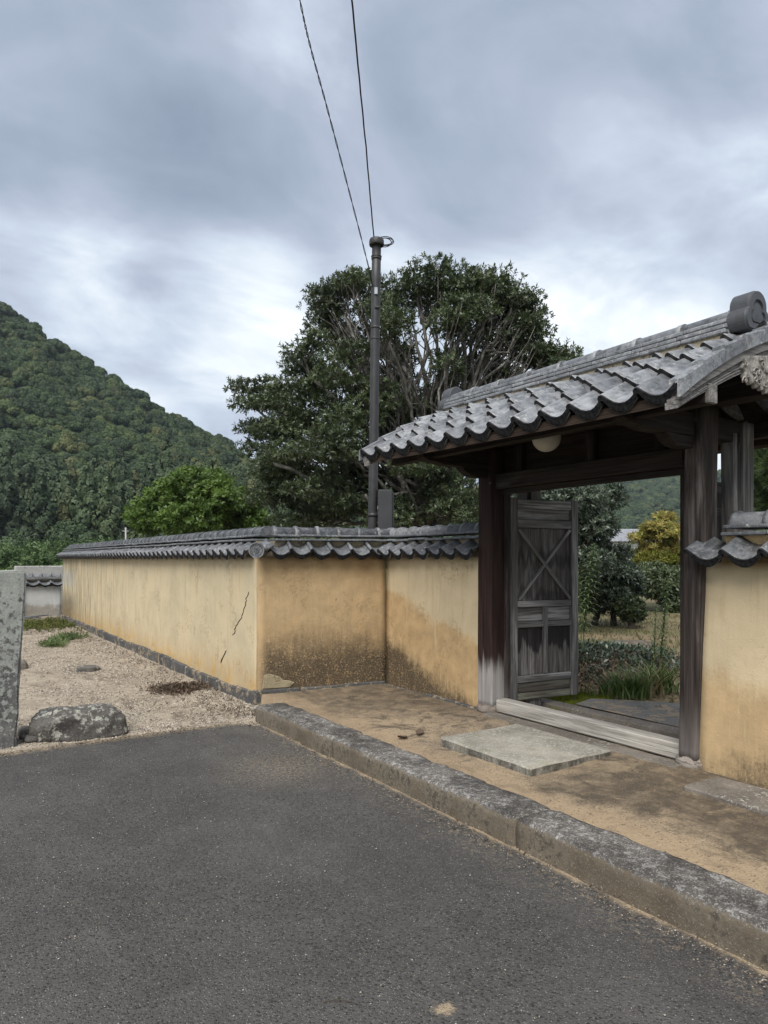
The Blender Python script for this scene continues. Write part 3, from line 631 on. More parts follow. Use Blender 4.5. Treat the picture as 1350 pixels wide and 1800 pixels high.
wall_body('plaster', (4.435, 2.895), (4.37, -2.2), Vector((1, 0, 0)), TH, .08, 1.575, M['pl_right'], w4, .02, 4)
wall_roof(w4, (4.425, 2.86), (4.36, -2.2), Vector((1, 0, 0)), 1.575, trim=(.13, 0), eave_trim=(-.03, 0), capmat=M['claymortar'], n=20)
plinth(w4, (4.425, 2.80), (4.36, -2.2), Vector((1, 0, 0)), .02, .15, .8, M['slabdark'], .035)
# corner disc tile with its studded face, crack and mortar patch
def disc_tile(parent, c, dirv, r):
    b = base_of(parent); q = Vector(dirv).normalized().to_track_quat('Z', 'Y')
    prof = [(r * .93, -.22), (r * .93, -.02), (r, -.015), (r, .012), (r * .86, .012), (r * .84, 0), (.0015, 0)]
    me = lathe_mesh('corner_tile', prof, 28); me.polygons.foreach_set('use_smooth', [False] * len(me.polygons))
    o = link('corner_tile', me, M['tile'], parent, Vector(c) - b); o.rotation_euler = q.to_euler()
    V = []; Fc = []
    for k in range(14):
        a = 2 * math.pi * k / 14; s0 = len(V); cc = Vector((math.cos(a) * r * .68, math.sin(a) * r * .68, .0))
        for (rr, z) in ((.009, 0), (.006, .007)):
            for j in range(6): V.append(cc + Vector((rr * math.cos(j * math.pi / 3), rr * math.sin(j * math.pi / 3), z)))
        Fc += [(s0 + j, s0 + (j + 1) % 6, s0 + 6 + (j + 1) % 6, s0 + 6 + j) for j in range(6)] + [tuple(s0 + 6 + j for j in range(6))]
    for k in range(3):
        a0 = 2 * math.pi * k / 3; pts = [Vector((math.cos(a0 + t * 2.6) * r * (.40 - .27 * t), math.sin(a0 + t * 2.6) * r * (.40 - .27 * t), .002)) for t in [i / 8 for i in range(9)]]
        tube_geo(pts, [.005 + .007 * i / 8 for i in range(9)], 5, True, V, Fc)
    link('crest_relief', mesh('crest_relief', V, Fc), M['tile'], o)
disc_tile(w, (2.985, 7.05, 1.69), (-.62, -.78, -.05), .085)
box('corner_cap', (3.10, 7.10, 1.735), (.2, .16, .07), M['tile'], w, .03, (R(6), R(-14), R(40)), sub=1, jit=.006)
def crack(parent, pts, wd, face):
    V = []; Fc = []
    for i, p in enumerate(pts):
        p = Vector(p); ww = wd * (.35 + .9 * abs(math.sin(i * 1.7))) * (0.25 if i in (0, len(pts) - 1) else 1)
        V += [p + Vector((-.004, -ww, 0)), p + Vector((-.004, ww, 0)), p + Vector((.02, ww, 0)), p + Vector((.02, -ww, 0))]
    for i in range(len(pts) - 1):
        a = i * 4
        for k in range(4): Fc.append((a + k, a + (k + 1) % 4, a + 4 + (k + 1) % 4, a + 4 + k))
    wobj('crack', mesh('crack', V, Fc), M['crack'], parent, origin=pts[0])
def onx(px, py, X):
    D = at(px, py, 1) - Vector((0, 0, H)); t = X / D.x; return Vector((X, D.y * t, H + D.z * t))
cr = [(438, 1040), (434, 1052), (432, 1063), (428, 1075), (425, 1086), (419, 1093), (415, 1103), (413, 1112), (409, 1117)]
dense = []
for (a, b_) in zip(cr, cr[1:]):
    for t in (0, .33, .66): dense.append((a[0] + (b_[0] - a[0]) * t + rng.uniform(-1.3, 1.3), a[1] + (b_[1] - a[1]) * t))
def facex(p):
    z = p.z; return 3.062 + .02 * (z - .1) / 1.52
cp = []
for q in dense:
    p = onx(q[0], q[1], 3.08); p = onx(q[0], q[1], facex(p)); u = p.y - 7.25
    p.x += .010 * fbm((u * .9 + 9, p.z * .9, 1)) + .004 * fbm((u * 5, p.z * 5, 4)) - .003; cp.append(p)
crack(w, cp, .003, None)
cp2 = []
for q in [(399, 1143), (396, 1150), (394, 1154), (391, 1160), (390, 1165)]:
    p = onx(q[0], q[1], 3.07); u = p.y - 7.25; p.x = facex(p) + .010 * fbm((u * .9 + 9, p.z * .9, 1)) - .003; cp2.append(p)
crack(w, cp2, .005, None)
pt = prism_mesh('mortar_patch', [(0, 0), (.30, .0), (.36, .05), (.30, .075), (.24, .08), (.18, .13), (.08, .16), (.02, .15)], .03, .006)
M['patch'] = m_stone('repair_mortar', (.25, .215, .14), (.33, .28, .18), (.2, .165, .11), .6, 9)
o = link('mortar_patch', pt, M['patch'], w2, C1 + d12 * .05 + Vector((0, 0, .185)) + in2 * .006 - base_of(w2), (0, 0, math.atan2(d12.y, d12.x)))

# ------------------------------------------------------------------ kerb and slabs
def rough_block(name, x0, x1, y0, y1, z0, z1, mat, parent=None, bev=.02, jit=.012, cuts=3, seed=0):
    o = box(name, ((x0 + x1) / 2, (y0 + y1) / 2, (z0 + z1) / 2), (x1 - x0, y1 - y0, z1 - z0), mat, parent, bev, sub=cuts, jit=jit, seed=seed)
    o.data.polygons.foreach_set('use_smooth', [False] * len(o.data.polygons)); return o
kerb = thing('stone_kerb', 'rough granite kerb edging the raised earth strip in front of the gate', 'kerb', (2.92, 3, 0))
ys = [6.60, 5.045, 2.925, .98, -.9, -2.9]
for i in range(5):
    b_ = bmesh.new(); L = ys[i] - ys[i + 1] - .012; nx, ny, nz = 8, int(L / .045), 6
    bmesh.ops.create_cube(b_, size=1)
    b_.free()
    Wk, Hk = .315, .30; V = []; Fc = []
    ring = []
    nseg = [(-.5, -.5, -.5, .5, 7), (-.5, .5, .5, .5, 8), (.5, .5, .5, -.5, 6)]
    for (ax, az_, bx_, bz_, n_) in nseg:
        for k in range(n_): t = k / n_; ring.append((ax + (bx_ - ax) * t, az_ + (bz_ - az_) * t))
    ring.append((.5, -.5)); m_ = len(ring)
    for j in range(ny + 1):
        y = ys[i] - .006 - L * j / ny
        e = min(j, ny - j) / ny * L
        for (a, c) in ring:
            # rounded arris
            x = a * Wk; z = c * Hk; r = .028
            if c > .3 and abs(a) > .3:
                dx = abs(x) - (Wk / 2 - r); dz = z - (Hk / 2 - r)
                if dx > 0 and dz > 0:
                    l_ = math.hypot(dx, dz); x = math.copysign(Wk / 2 - r + dx / l_ * r, x); z = Hk / 2 - r + dz / l_ * r
            if e < .02: x *= .975; z -= .010
            p = Vector((2.932 + x, y, .005 + z))
            nv = Vector(mnoise.noise_vector(p * 4.5 + Vector((i * 3.1, 0, 0)))) * .013 + Vector(mnoise.noise_vector(p * 17)) * .006 + Vector(mnoise.noise_vector(p * 55)) * .003
            V.append(p + nv)
    for j in range(ny):
        for k in range(m_ - 1): a = j * m_ + k; Fc.append((a, a + 1, a + m_ + 1, a + m_))
    Fc.append(tuple(range(m_ - 1, -1, -1))); Fc.append(tuple(ny * m_ + k for k in range(m_)))
    me = mesh('kerb_stone', V, Fc, True)
    bm = bmesh.new(); bm.from_mesh(me); bmesh.ops.recalc_face_normals(bm, faces=bm.faces[:]); bm.to_mesh(me); bm.free()
    wobj('kerb_stone', me, M['kerb'], kerb, origin=(2.932, ys[i] - L / 2, .05))
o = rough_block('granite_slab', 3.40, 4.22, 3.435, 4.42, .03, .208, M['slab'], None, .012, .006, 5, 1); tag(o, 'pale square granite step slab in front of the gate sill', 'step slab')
o = rough_block('granite_slab', 3.99, 4.36, .5, 2.70, .03, .186, M['slabdark'], None, .012, .009, 5, 2); tag(o, 'dark narrow stone slab sunk at the foot of the right wall', 'step slab')
o = rough_block('stone_edging', 4.30, 4.47, 2.98, 4.98, .02, .178, M['slabdark'], None, .012, .012, 5, 3); tag(o, 'dark stone footing strip running under the wooden gate sill', 'footing')
o = rough_block('stone_edging', 5.14, 5.30, 2.3, 5.6, .02, .19, M['slabdark'], None, .012, .012, 5, 4); tag(o, 'low dark stone edge of the garden path behind the gate', 'path edge')
path_m = m_stone('path_concrete', (.14, .135, .125), (.21, .19, .165), (.36, .28, .19), .7, 6)
V = []; Fc = []; nn = 14
pathpoly = [(5.3, 2.2), (5.3, 4.75), (5.65, 4.85), (6.0, 4.45), (6.6, 3.6), (7.0, 2.2)]
o = link('garden_path', mesh('garden_path', [(x, y, .196) for x, y in pathpoly], [tuple(range(len(pathpoly) - 1, -1, -1))]), path_m); tag(o, kind='structure')

# ------------------------------------------------------------------ the gate
gate = thing('wooden_gate', 'dark weathered timber gate with tiled gable roof and one open leaf showing', 'gate', (4.52, 4.0, .15))
def zd(x):
    u = abs(x - 4.5); u = 1 - min(1.05, u); return 2.53 + .66 * u - .19 * u * u
def lift(y): return .018 * (y - 4.0) / 1.7 + .012 * ((y - 4.0) / 1.7) ** 2
def post_mesh(name, dx, dy, L, r=.035, lean=0, seed=0):
    V = []; Fc = []; nz = 40
    outl = []
    for (sx, sy, a0) in ((1, 1, 0), (-1, 1, 90), (-1, -1, 180), (1, -1, 270)):
        for k in range(5):
            q = R(a0 + 90 * k / 4); outl.append((sx * (dx / 2 - r) + r * math.cos(q), sy * (dy / 2 - r) + r * math.sin(q)))
    m_ = len(outl)
    for j in range(nz + 1):
        z = L * j / nz
        for (x, y) in outl:
            a = math.atan2(y, x); g_ = .005 * fbm((x * 9 + seed, y * 9, z * .8)) + .003 * fbm((a * 6, z * .5, seed))
            V.append((x * (1 + g_ * 10), y * (1 + g_ * 10) + lean * z, z))
    for j in range(nz):
        for k in range(m_): Fc.append((j * m_ + k, j * m_ + (k + 1) % m_, (j + 1) * m_ + (k + 1) % m_, (j + 1) * m_ + k))
    Fc.append(tuple(range(m_ - 1, -1, -1))); Fc.append(tuple(nz * m_ + k for k in range(m_)))
    return mesh(name, V, Fc, True)
gb = base_of(gate)
link('post', post_mesh('post', .20, .205, 2.42, .022, 0, 1), M['post_l'], gate, Vector((4.52, 5.06, .22)) - gb)
link('post', post_mesh('post', .19, .165, 2.42, .045, -.025, 2), M['post_r'], gate, Vector((4.495, 2.955, .22)) - gb)
foot = lathe_mesh('post_foot', [(.08, .0), (.118, .012), (.132, .04), (.128, .065), (.112, .095), (.085, .10)], 20)
for v in foot.vertices: v.co += Vector(mnoise.noise_vector(v.co * 14)) * .010
for y, s_ in ((5.06, 1.0), (2.955, .92)): link('post_foot', foot, M['foot'], gate, Vector((4.50, y, .145)) - gb).scale = (s_, s_, 1)
for y in (5.05, 2.93):
    link('rear_post', post_mesh('rear_post', .14, .13, 2.45, .012, 0, 3), M['door_z'], gate, Vector((5.02, y, .13)) - gb)
    link('rear_post_brace', post_mesh('rear_post_brace', .05, .10, 2.3, .006, 0, 5), M['door_z'], gate, Vector((4.935, y + .01, .2)) - gb, (0, R(-1.2), 0))
box('jamb', (4.60, 4.945, 1.26), (.05, .05, 1.92), M['jamb'], gate, .006); box('jamb', (4.60, 3.085, 1.26), (.06, .07, 1.92), M['jamb'], gate, .006)
box('sill', (4.53, 3.99, .240), (.13, 1.93, .118), M['sill'], gate, .012, sub=2, jit=.006)
box('lintel', (4.53, 4.0, 2.315), (.13, 1.96, .14), M['dark_y'], gate, .01)
box('lintel_strip', (4.56, 4.0, 2.222), (.07, 1.95, .044), M['dark_y'], gate, .004)
box('head_beam', (4.53, 4.0, 2.72), (.15, 3.1, .17), M['dark_y'], gate, .01)
box('over_panel', (4.585, 4.0, 2.515), (.02, 1.9, .25), M['under_y'], gate, .003); box('gable_panel', (4.545, 4.02, 2.86), (.03, 3.1, .14), M['under_y'], gate, .003)
for y in (4.72, 3.9, 3.25): box('strut', (4.55, y, 2.51), (.07, .09, .245), M['dark_z'], gate, .006)
for y in (5.06, 2.95):
    # bracket arm running front to back over each post, with a curved nose and a shaped block below it
    ol = [(-.86, .02), (-.84, -.03), (-.78, -.055), (-.70, -.06), (-.60, -.078), (.60, -.078), (.60, .078), (-.80, .078), (-.85, .06)]
    link('bracket_arm', prism_mesh('bracket_arm', ol, .115, .006), M['dark_x'], gate, Vector((4.52, y, 2.515)) - gb)
    ol = [(0, .0), (0, -.085), (-.12, -.085), (-.20, -.075), (-.26, -.045), (-.30, -.01), (-.31, .0)]
    link('bracket_block', prism_mesh('bracket_block', ol, .10, .005), M['dark_x'], gate, Vector((4.42, y, 2.436)) - gb)
box('eave_purlin', (3.80, 4.02, 2.545), (.085, 3.24, .115), M['dark_y'], gate, .006); box('eave_purlin', (5.20, 4.02, 2.545), (.085, 3.24, .115), M['dark_y'], gate, .006)
for y_ in (2.404,): 
    for x_ in (3.80, 5.20): box('purlin_end', (x_, y_ - .012, 2.545), (.08, .03, .11), M['grey_y'], gate, .004)
box('ridge_purlin', (4.5, 4.02, 2.885), (.10, 3.2, .12), M['dark_y'], gate, .006)
# rafters and soffit boards under the tiles, front and back slope
def slope_strip(name, y0, y1, xs, top, thick, mat, grain_parent):
    V = []; Fc = []
    for x in xs:
        for (y, dz) in ((y0, top), (y1, top), (y1, top - thick), (y0, top - thick)): V.append((x, y, zd(x) + dz + lift(y)))
    for i in range(len(xs) - 1):
        for k in range(4): Fc.append((i * 4 + k, i * 4 + (k + 1) % 4, i * 4 + 4 + (k + 1) % 4, i * 4 + 4 + k))
    Fc.append((3, 2, 1, 0)); e = (len(xs) - 1) * 4; Fc.append((e, e + 1, e + 2, e + 3))
    me = mesh(name, V, Fc); bm = bmesh.new(); bm.from_mesh(me); bmesh.ops.recalc_face_normals(bm, faces=bm.faces[:]); bm.to_mesh(me); bm.free()
    return wobj(name, me, mat, grain_parent, origin=(xs[0], (y0 + y1) / 2, zd(xs[0])))
Y0, Y1 = 2.40, 5.70
fx = [3.54 + .96 * i / 8 for i in range(9)]; bx_ = [4.5 + .96 * i / 8 for i in range(9)]
for xs in (fx, bx_):
    for i in range(11):
        y = 2.56 + i * .302; slope_strip('rafter', y - .022, y + .022, xs, -.035, .05, M['under_x'], gate)
    for k in range(8): slope_strip('soffit_board', Y0 + .02, Y1 - .02, [xs[k] + .001, xs[k + 1] - .001], -.012 , .02, M['under_y'], gate)
for s_, xe in ((1, 3.505), (-1, 5.495)):
    V = []; Fc = []
    n_ = 10
    for i in range(n_ + 1):
        y = Y0 + .02 + (Y1 - Y0 - .04) * i / n_
        for (dx, dz) in ((0, .0), (.06 * s_, .03), (.06 * s_, -.045), (.005 * s_, -.06)): V.append((xe + dx, y, 2.525 + dz + lift(y)))
    for i in range(n_):
        for k in range(4): Fc.append((i * 4 + k, i * 4 + (k + 1) % 4, i * 4 + 4 + (k + 1) % 4, i * 4 + 4 + k))
    Fc += [(3, 2, 1, 0), (n_ * 4, n_ * 4 + 1, n_ * 4 + 2, n_ * 4 + 3)]
    wobj('eave_board', mesh('eave_board', V, Fc), M['fascia'], gate, origin=(xe, 4.0, 2.5))
# tiles
WT = (Y1 - Y0) / 13
ME_RE = pantile_mesh('roof_eave_tile', WT, .29, .02, .055, 1.15, mats=(M['roof_tile'], M['tile_edge_shade'])); ME_R = pantile_mesh('roof_tile', WT, .29, .034, 0, 1.15, mats=(M['roof_tile'], M['tile_edge_shade']))
for side in (1, -1):
    for r in range(5):
        for c in range(13):
            xa = 3.475 + r * .212; xb = xa + .2; za, zb = zd(xa), zd(xb); 
            if xa < 3.5: za = zd(3.5) - .66 * (3.5 - xa)
            yv = Vector((xb - xa, 0, zb - za)).normalized()
            if side == -1: yv.x = -yv.x
            xv = Vector((0, -side, 0)); zv = xv.cross(yv)
            y = Y0 + (c + .5) * WT; X = xa if side == 1 else 9.0 - xa
            o = link('eave_tile' if r == 0 else 'roof_tile', ME_RE if r == 0 else ME_R, None, gate)
            jr = Matrix.Rotation(R(rng.uniform(-1.3, 1.3)), 4, 'Z') @ Matrix.Rotation(R(rng.uniform(-1.4, 1.4)), 4, 'Y') @ Matrix.Rotation(R(-6.6 + rng.uniform(-.7, .7)), 4, 'X')
            o.matrix_local = Matrix.Translation(Vector((X, y, za + .046 + .004 * r + lift(y) + rng.uniform(-.003, .003))) - gb) @ Matrix((xv, yv, zv)).transposed().to_4x4() @ jr
# rake tiles along the gable edge with hanging side plates
for side in (1, -1):
    for ye, sg in ((Y0 - .035, -1), (Y1 + .035, 1)):
        for r in range(5):
            xa = 3.462 + r * .212; xb = xa + .245 if r < 4 else 4.5
            def zt(x): return (zd(x) if x > 3.5 else zd(3.5) - .66 * (3.5 - x)) + lift(ye) + .060
            V = []; Fc = []; xs = [xa, xa + .012, (xa + xb) / 2, xb]
            yi = ye - sg * .075
            for x in xs:
                st_ = .022 * (1 - (x - xa) / (xb - xa)); t = zt(x) + st_; xx = x if side == 1 else 9 - x
                for (y, z) in ((yi, t), (ye, t + .004), (ye + sg * (.006 + .005 * (xb - x) / .235), t - .006), (ye + sg * (.006 + .005 * (xb - x) / .235), t - .076 - st_), (ye - sg * .014, t - .076 - st_), (ye - sg * .014, t - .02), (yi, t - .02)): V.append((xx, y, z))
            for i in range(3):
                for k in range(7): Fc.append((i * 7 + k, i * 7 + (k + 1) % 7, i * 7 + 7 + (k + 1) % 7, i * 7 + 7 + k))
            Fc += [tuple(range(7)), tuple(21 + k for k in range(6, -1, -1))]
            me = mesh('rake_tile', V, Fc); bm = bmesh.new(); bm.from_mesh(me); bmesh.ops.recalc_face_normals(bm, faces=bm.faces[:]); bm.to_mesh(me); bm.free()
            wobj('rake_tile', me, M['roof_tile'], gate, origin=(xa if side == 1 else 9 - xa, ye, zt(xa)))
# ridge: three courses of flat tiles and a half-round cap
for lay, (zz, wd) in enumerate(((3.085, .27), (3.122, .235), (3.158, .20))):
    n_ = (9, 8, 9)[lay]; Lr = 2.98; pp = Lr / n_; me = bev_box_mesh('ridge_course', pp - .004, wd, .030, .007); me.materials.append(M['roof_tile'])
    for i in range(n_): y = 2.65 + (i + .5) * pp; link('ridge_course', me, None, gate, Vector((4.5, y, zz + lift(y) * .6)) - gb, (R(rng.uniform(-1, 1)), R(rng.uniform(-.4, .4)), R(90)))
me = cap_mesh('ridge_cap', .072, 2.98 / 8, .006); me.materials.append(M['roof_tile'])
for i in range(8): y = 2.65 + i * 2.98 / 8; link('ridge_cap', me, None, gate, Vector((4.5, y, 3.170 + lift(y) * .6)) - gb, (0, 0, R(90)))
bed = prism_mesh('ridge_bed', [(-.12, 0), (.12, 0), (.115, .10), (-.115, .10)], 2.96); link('ridge_bed', bed, M['mortar'], gate, Vector((4.5, 4.14, 2.985)) - gb)
def oni(y, sg):
    circ = [(0, .054, .086), (-.044, -.03, .078), (.044, -.03, .078)]
    def outl(s, nn=48):
        r_ = []
        for k in range(nn):
            q = 2 * math.pi * k / nn + math.pi / 2; d = (math.cos(q), math.sin(q)); best = .02
            for (cx_, cz_, cr) in circ:
                bq = d[0] * cx_ + d[1] * cz_; disc = bq * bq - (cx_ * cx_ + cz_ * cz_ - cr * cr)
                if disc > 0: best = max(best, bq + math.sqrt(disc))
            r_.append((best * d[0] * s, max(best * d[1], -.092) * s))
        return r_
    me = prism_mesh('ridge_end_tile', outl(1.12), .13, .006); o = link('ridge_end_tile', me, M['oni'], gate, Vector((4.53, y, 3.175)) - gb)
    V = []; Fc = []; nn = 48
    for (s, dy) in ((1.07, .062), (1.07, .078), (.70, .078), (.66, .062), (.56, .062), (.52, .072), (.001, .074)):
        V += [(x, -dy * -sg, z) for x, z in outl(s)]
    for i in range(6):
        for k in range(nn): Fc.append((i * nn + k, i * nn + (k + 1) % nn, (i + 1) * nn + (k + 1) % nn, (i + 1) * nn + k))
    me = mesh('crest_face', V, Fc); bm = bmesh.new(); bm.from_mesh(me); bmesh.ops.recalc_face_normals(bm, faces=bm.faces[:]); bm.to_mesh(me); bm.free()
    link('crest_face', me, M['oni'], o)
oni(2.60, -1); oni(5.66, 1)
# bargeboards: an upper strip and a grooved main board, both curved with the roof
def barge(ye, sg):
    for side in (1, -1):
        for nm, t0, f_b, y_a, y_b in (('bargeboard', -.038, lambda u: float(np.interp(u, (0, .34, .6, 1), (-.088, -.132, -.146, -.185))), 0, .085), ('bargeboard_strip', .004, lambda u: -.042 - .024 * min(1, u * 3), -.022, .085)):
            V = []; Fc = []; n_ = 20
            for i in range(n_ + 1):
                u = i / n_; x = 3.497 + u * 1.003; xx = x if side == 1 else 9 - x; zt_ = (zd(x) if x > 3.5 else zd(3.5) - .6 * (3.5 - x)) - .003
                for (y, z) in ((ye + sg * -y_a, zt_ + t0), (ye - sg * y_b, zt_ + t0), (ye - sg * y_b, zt_ + f_b(u)), (ye + sg * -y_a, zt_ + f_b(u))): V.append((xx + (-.02 * side if 0 else 0), y, z + lift(ye)))
            for i in range(n_):
                for k in range(4): Fc.append((i * 4 + k, i * 4 + (k + 1) % 4, i * 4 + 4 + (k + 1) % 4, i * 4 + 4 + k))
            Fc += [(3, 2, 1, 0), (n_ * 4, n_ * 4 + 1, n_ * 4 + 2, n_ * 4 + 3)]
            me = mesh(nm, V, Fc); bm = bmesh.new(); bm.from_mesh(me); bmesh.ops.recalc_face_normals(bm, faces=bm.faces[:]); bm.to_mesh(me); bm.free()
            bo = wobj(nm, me, M['barge'], gate, origin=(4.5, ye, 2.9))
            if nm == 'bargeboard':
                # fine raised mouldings along the board
                for q in range(4):
                    pts = []
                    for i in range(n_ + 1):
                        u = i / n_; x = 3.50 + u * .999; fr = .22 + .19 * q; zt_ = (zd(x) if x > 3.5 else zd(3.5) - .6 * (3.5 - x)) - .003
                        pts.append((x if side == 1 else 9 - x, ye + sg * .001, zt_ - .050 + fr * (f_b(u) + .050) + lift(ye)))
                    V, Fc = tube_geo(pts, .0055, 5); wobj('moulding', mesh('moulding', V, Fc, True), M['barge'], bo)
barge(Y0 - .005, -1); barge(Y1 + .005, 1)
# carved scroll ends of the bargeboards and the carved pendant under the gable
def scrollwork(name, c, items, mat, parent, plate=None, th=.03):
    V = []; Fc = []
    for (x, z, r, turns, a0, sgn) in items:
        pts = [Vector((x + math.cos(a0 + sgn * t * turns * 2 * math.pi) * r * (1 - .88 * t), -.012 - .012 * t, z + math.sin(a0 + sgn * t * turns * 2 * math.pi) * r * (1 - .88 * t))) for t in [i / 16 for i in range(17)]]
        tube_geo(pts, [r * (.20 - .10 * i / 16) for i in range(17)], 6, True, V, Fc)
    o = link(name, mesh(name, V, Fc, True), mat, parent, Vector(c) - base_of(parent)); return o
prn = random.Random(11)
ol = []
half = [(0, -.20), (.045, -.185), (.05, -.14), (.085, -.15), (.10, -.12), (.15, -.155), (.165, -.125), (.20, -.14), (.215, -.11), (.26, -.135), (.275, -.105), (.32, -.12), (.335, -.085), (.385, -.085), (.38, -.05), (.42, -.03), (.40, .0), (.44, .03), (.38, .05), (.0, .10)]
ol = half + [(-x, z) for x, z in reversed(half[1:-1])]
pen = link('gable_pendant', prism_mesh('gable_pendant', ol, .035, .006), M['carve'], gate, Vector((4.5, Y0 - .01, 2.765)) - gb)
items = [(.10, -.03, .06, 1.4, 0, 1), (-.10, -.03, .06, 1.4, math.pi, -1), (0, -.12, .05, 1.2, 1.5, 1)]
for s_ in (1, -1):
    for k in range(9): items.append((s_ * prn.uniform(.16, .40), prn.uniform(-.11, .03), prn.uniform(.022, .04), prn.uniform(.8, 1.5), prn.uniform(0, 6.3), prn.choice((-1, 1))))
o = scrollwork('carving', (4.5, Y0 - .018, 2.765), items, M['carve'], pen); o.location = (0, -.010, 0)
for sgx, xx in ((1, 3.486), (-1, 5.514)): box('carved_end', (xx + .012 * sgx, Y0 + .04, 2.478), (.02, .07, .06), M['barge'], gate, .012, (0, R(-8 * sgx), 0), sub=3, jit=.014, seed=3)
for (x_, y_, z_) in ((4.397, 2.885, 2.545), (4.416, 5.06, 2.52), (4.42, 4.98, 2.3)):
    link('peg', lathe_mesh('peg', [(.012, -.01), (.014, .0), (.012, .004), (.001, .005)], 10), M['metaldark'], gate, Vector((x_, y_, z_)) - gb, (0, R(-90), 0))
# door leaves
def door(hx, hy, ang, mirror):
    Wd, Hd = .85, 1.955; zb = .225
    root = link('door', bev_box_mesh('door', Wd - .06, .012, Hd - .06, .002), M['plank'], gate, Vector((hx, hy, zb)) - gb, (0, 0, R(ang)))
    root.data.transform(Matrix.Translation((Wd / 2, .012 if not mirror else -.012, Hd / 2)))
    sg = 1 if not mirror else -1
    def P(name, x0, x1, zt, zl, y0, th, mat, rot=0, bev=.005):
        z1, z0 = Hd - zt, Hd - zl
        o = link(name, bev_box_mesh(name, x1 - x0, th, z1 - z0, bev), mat, root, ((x0 + x1) / 2, sg * (y0), (z0 + z1) / 2), (0, R(rot), 0)); return o
    P('stile', 0, .105, 0, Hd, 0, .062, M['door_z']); P('stile', Wd - .085, Wd, .0, Hd - .02, 0, .062, M['door_z'])
    for (a, b_, xa, xb) in ((.015, .10, .107, Wd - .087), (.205, .285, .107, Wd - .087), (.985, 1.045, .107, Wd - .087), (1.70, 1.765, .107, Wd - .087)): P('rail', xa, xb, a, b_, -.004, .05, M['door_x'])
    P('mid_stile', Wd / 2 - .005, Wd / 2 + .045, 1.047, 1.698, -.004, .048, M['door_z'])
    P('rail', .107, Wd / 2 - .007, 1.185, 1.24, -.006, .046, M['door_x']); P('rail', Wd / 2 + .047, Wd - .087, 1.185, 1.24, -.006, .046, M['door_x'])
    P('plank', .107, Wd - .087, .102, .203, .004, .02, M['door_x'])
    xs = [.107, .27, .43, .60, Wd - .087]
    for a, b_ in zip(xs, xs[1:]): P('plank', a, b_ - .003, .287, .983, .004 + rng.uniform(-.002, .002), .02, M['plank'], 0, .003)
    for a, b_ in ((.107, Wd / 2 - .007), (Wd / 2 + .047, Wd - .087)): P('plank', a, b_, 1.047, 1.183, .005, .02, M['door_x'], 0, .003)
    xs = [.107, .245, Wd / 2 - .007]
    for a, b_ in zip(xs, xs[1:]): P('plank', a, b_ - .003, 1.242, 1.698, .004, .02, M['plank'], 0, .003)
    xs = [Wd / 2 + .047, .60, Wd - .087]
    for a, b_ in zip(xs, xs[1:]): P('plank', a, b_ - .003, 1.242, 1.698, .004, .02, M['plank'], 0, .003)
    P('plank', .107, Wd - .087, 1.767, 1.865, .003, .024, M['lowplank']); P('plank', .107, Wd - .087, 1.868, Hd - .02, .0, .03, M['lowplank'])
    x0, x1, z0, z1 = .107, Wd - .087, Hd - .985, Hd - .285; L = math.hypot(x1 - x0, z1 - z0); an = math.degrees(math.atan2(z1 - z0, x1 - x0))
    for k, s_ in ((0, 1), (1, -1)):
        link('brace', bev_box_mesh('brace', L - .03, .022, .034, .004), M['door_x'], root, ((x0 + x1) / 2, sg * (-.016 - .004 * k), (z0 + z1) / 2), (0, R(-an * s_), 0))
door(4.655, 5.005, -6.3, False); door(4.655, 3.0, 12, True)
# globe lamp hanging under the eaves
lamp = thing('globe_lamp', 'round milky glass lamp hanging under the gate eaves', 'lamp', (4.2, 4.06, 2.57))
V = []; prof = [(.0012, -.115)] + [(.115 * math.cos(R(a)), .115 * math.sin(R(a))) for a in range(-80, 70, 10)] + [(.05, .108)]
link('globe', lathe_mesh('globe', prof, 24), M['globe'], lamp)
link('fitting', lathe_mesh('fitting', [(.052, .105), (.055, .135), (.03, .15), (.012, .155), (.012, .22)], 16), M['metaldark'], lamp)

# ------------------------------------------------------------------ stones in the yard
def stone_mesh(name, dx, dy, dz, seed, cuts=4, amp=.16, flat=.35):
    bm = bmesh.new(); bmesh.ops.create_icosphere(bm, subdivisions=cuts, radius=1)
    for v in bm.verts:
        c = v.co.copy(); e = Vector((math.copysign(abs(c.x) ** .74, c.x), math.copysign(abs(c.y) ** .74, c.y), math.copysign(abs(c.z) ** .6, c.z)))
        n_ = 1 + amp * mnoise.fractal(c * 1.1 + Vector((seed * 5.7, 0, 0)), 1, 2, 4) + .03 * mnoise.noise(c * 9 + Vector((seed, 0, 0)))
        v.co = Vector((e.x * dx / 2 * n_, e.y * dy / 2 * n_, e.z * dz / 2 * n_))
        if v.co.z < -dz * flat: v.co.z = -dz * flat
    me = bpy.data.meshes.new(name); bm.to_mesh(me); bm.free(); me.polygons.foreach_set('use_smooth', [True] * len(me.polygons)); return me
o = link('boulder', stone_mesh('boulder', .80, .46, .33, 3, 5, .2), M['boulder'], None, (1.225, 6.99, .09), (0, R(2), R(4))); tag(o, 'low dark lichen-spotted boulder at the edge of the asphalt', 'boulder', kind='thing')
bm = bmesh.new(); bmesh.ops.create_cube(bm, size=1); bmesh.ops.scale(bm, vec=(.36, .24, 1.75), verts=bm.verts)
bmesh.ops.bevel(bm, geom=bm.edges[:], offset=.015, segments=2, affect='EDGES'); bmesh.ops.triangulate(bm, faces=bm.faces[:])
for _ in range(4): bmesh.ops.subdivide_edges(bm, edges=[e for e in bm.edges if e.calc_length() > .05], cuts=1); bmesh.ops.triangulate(bm, faces=bm.faces[:])
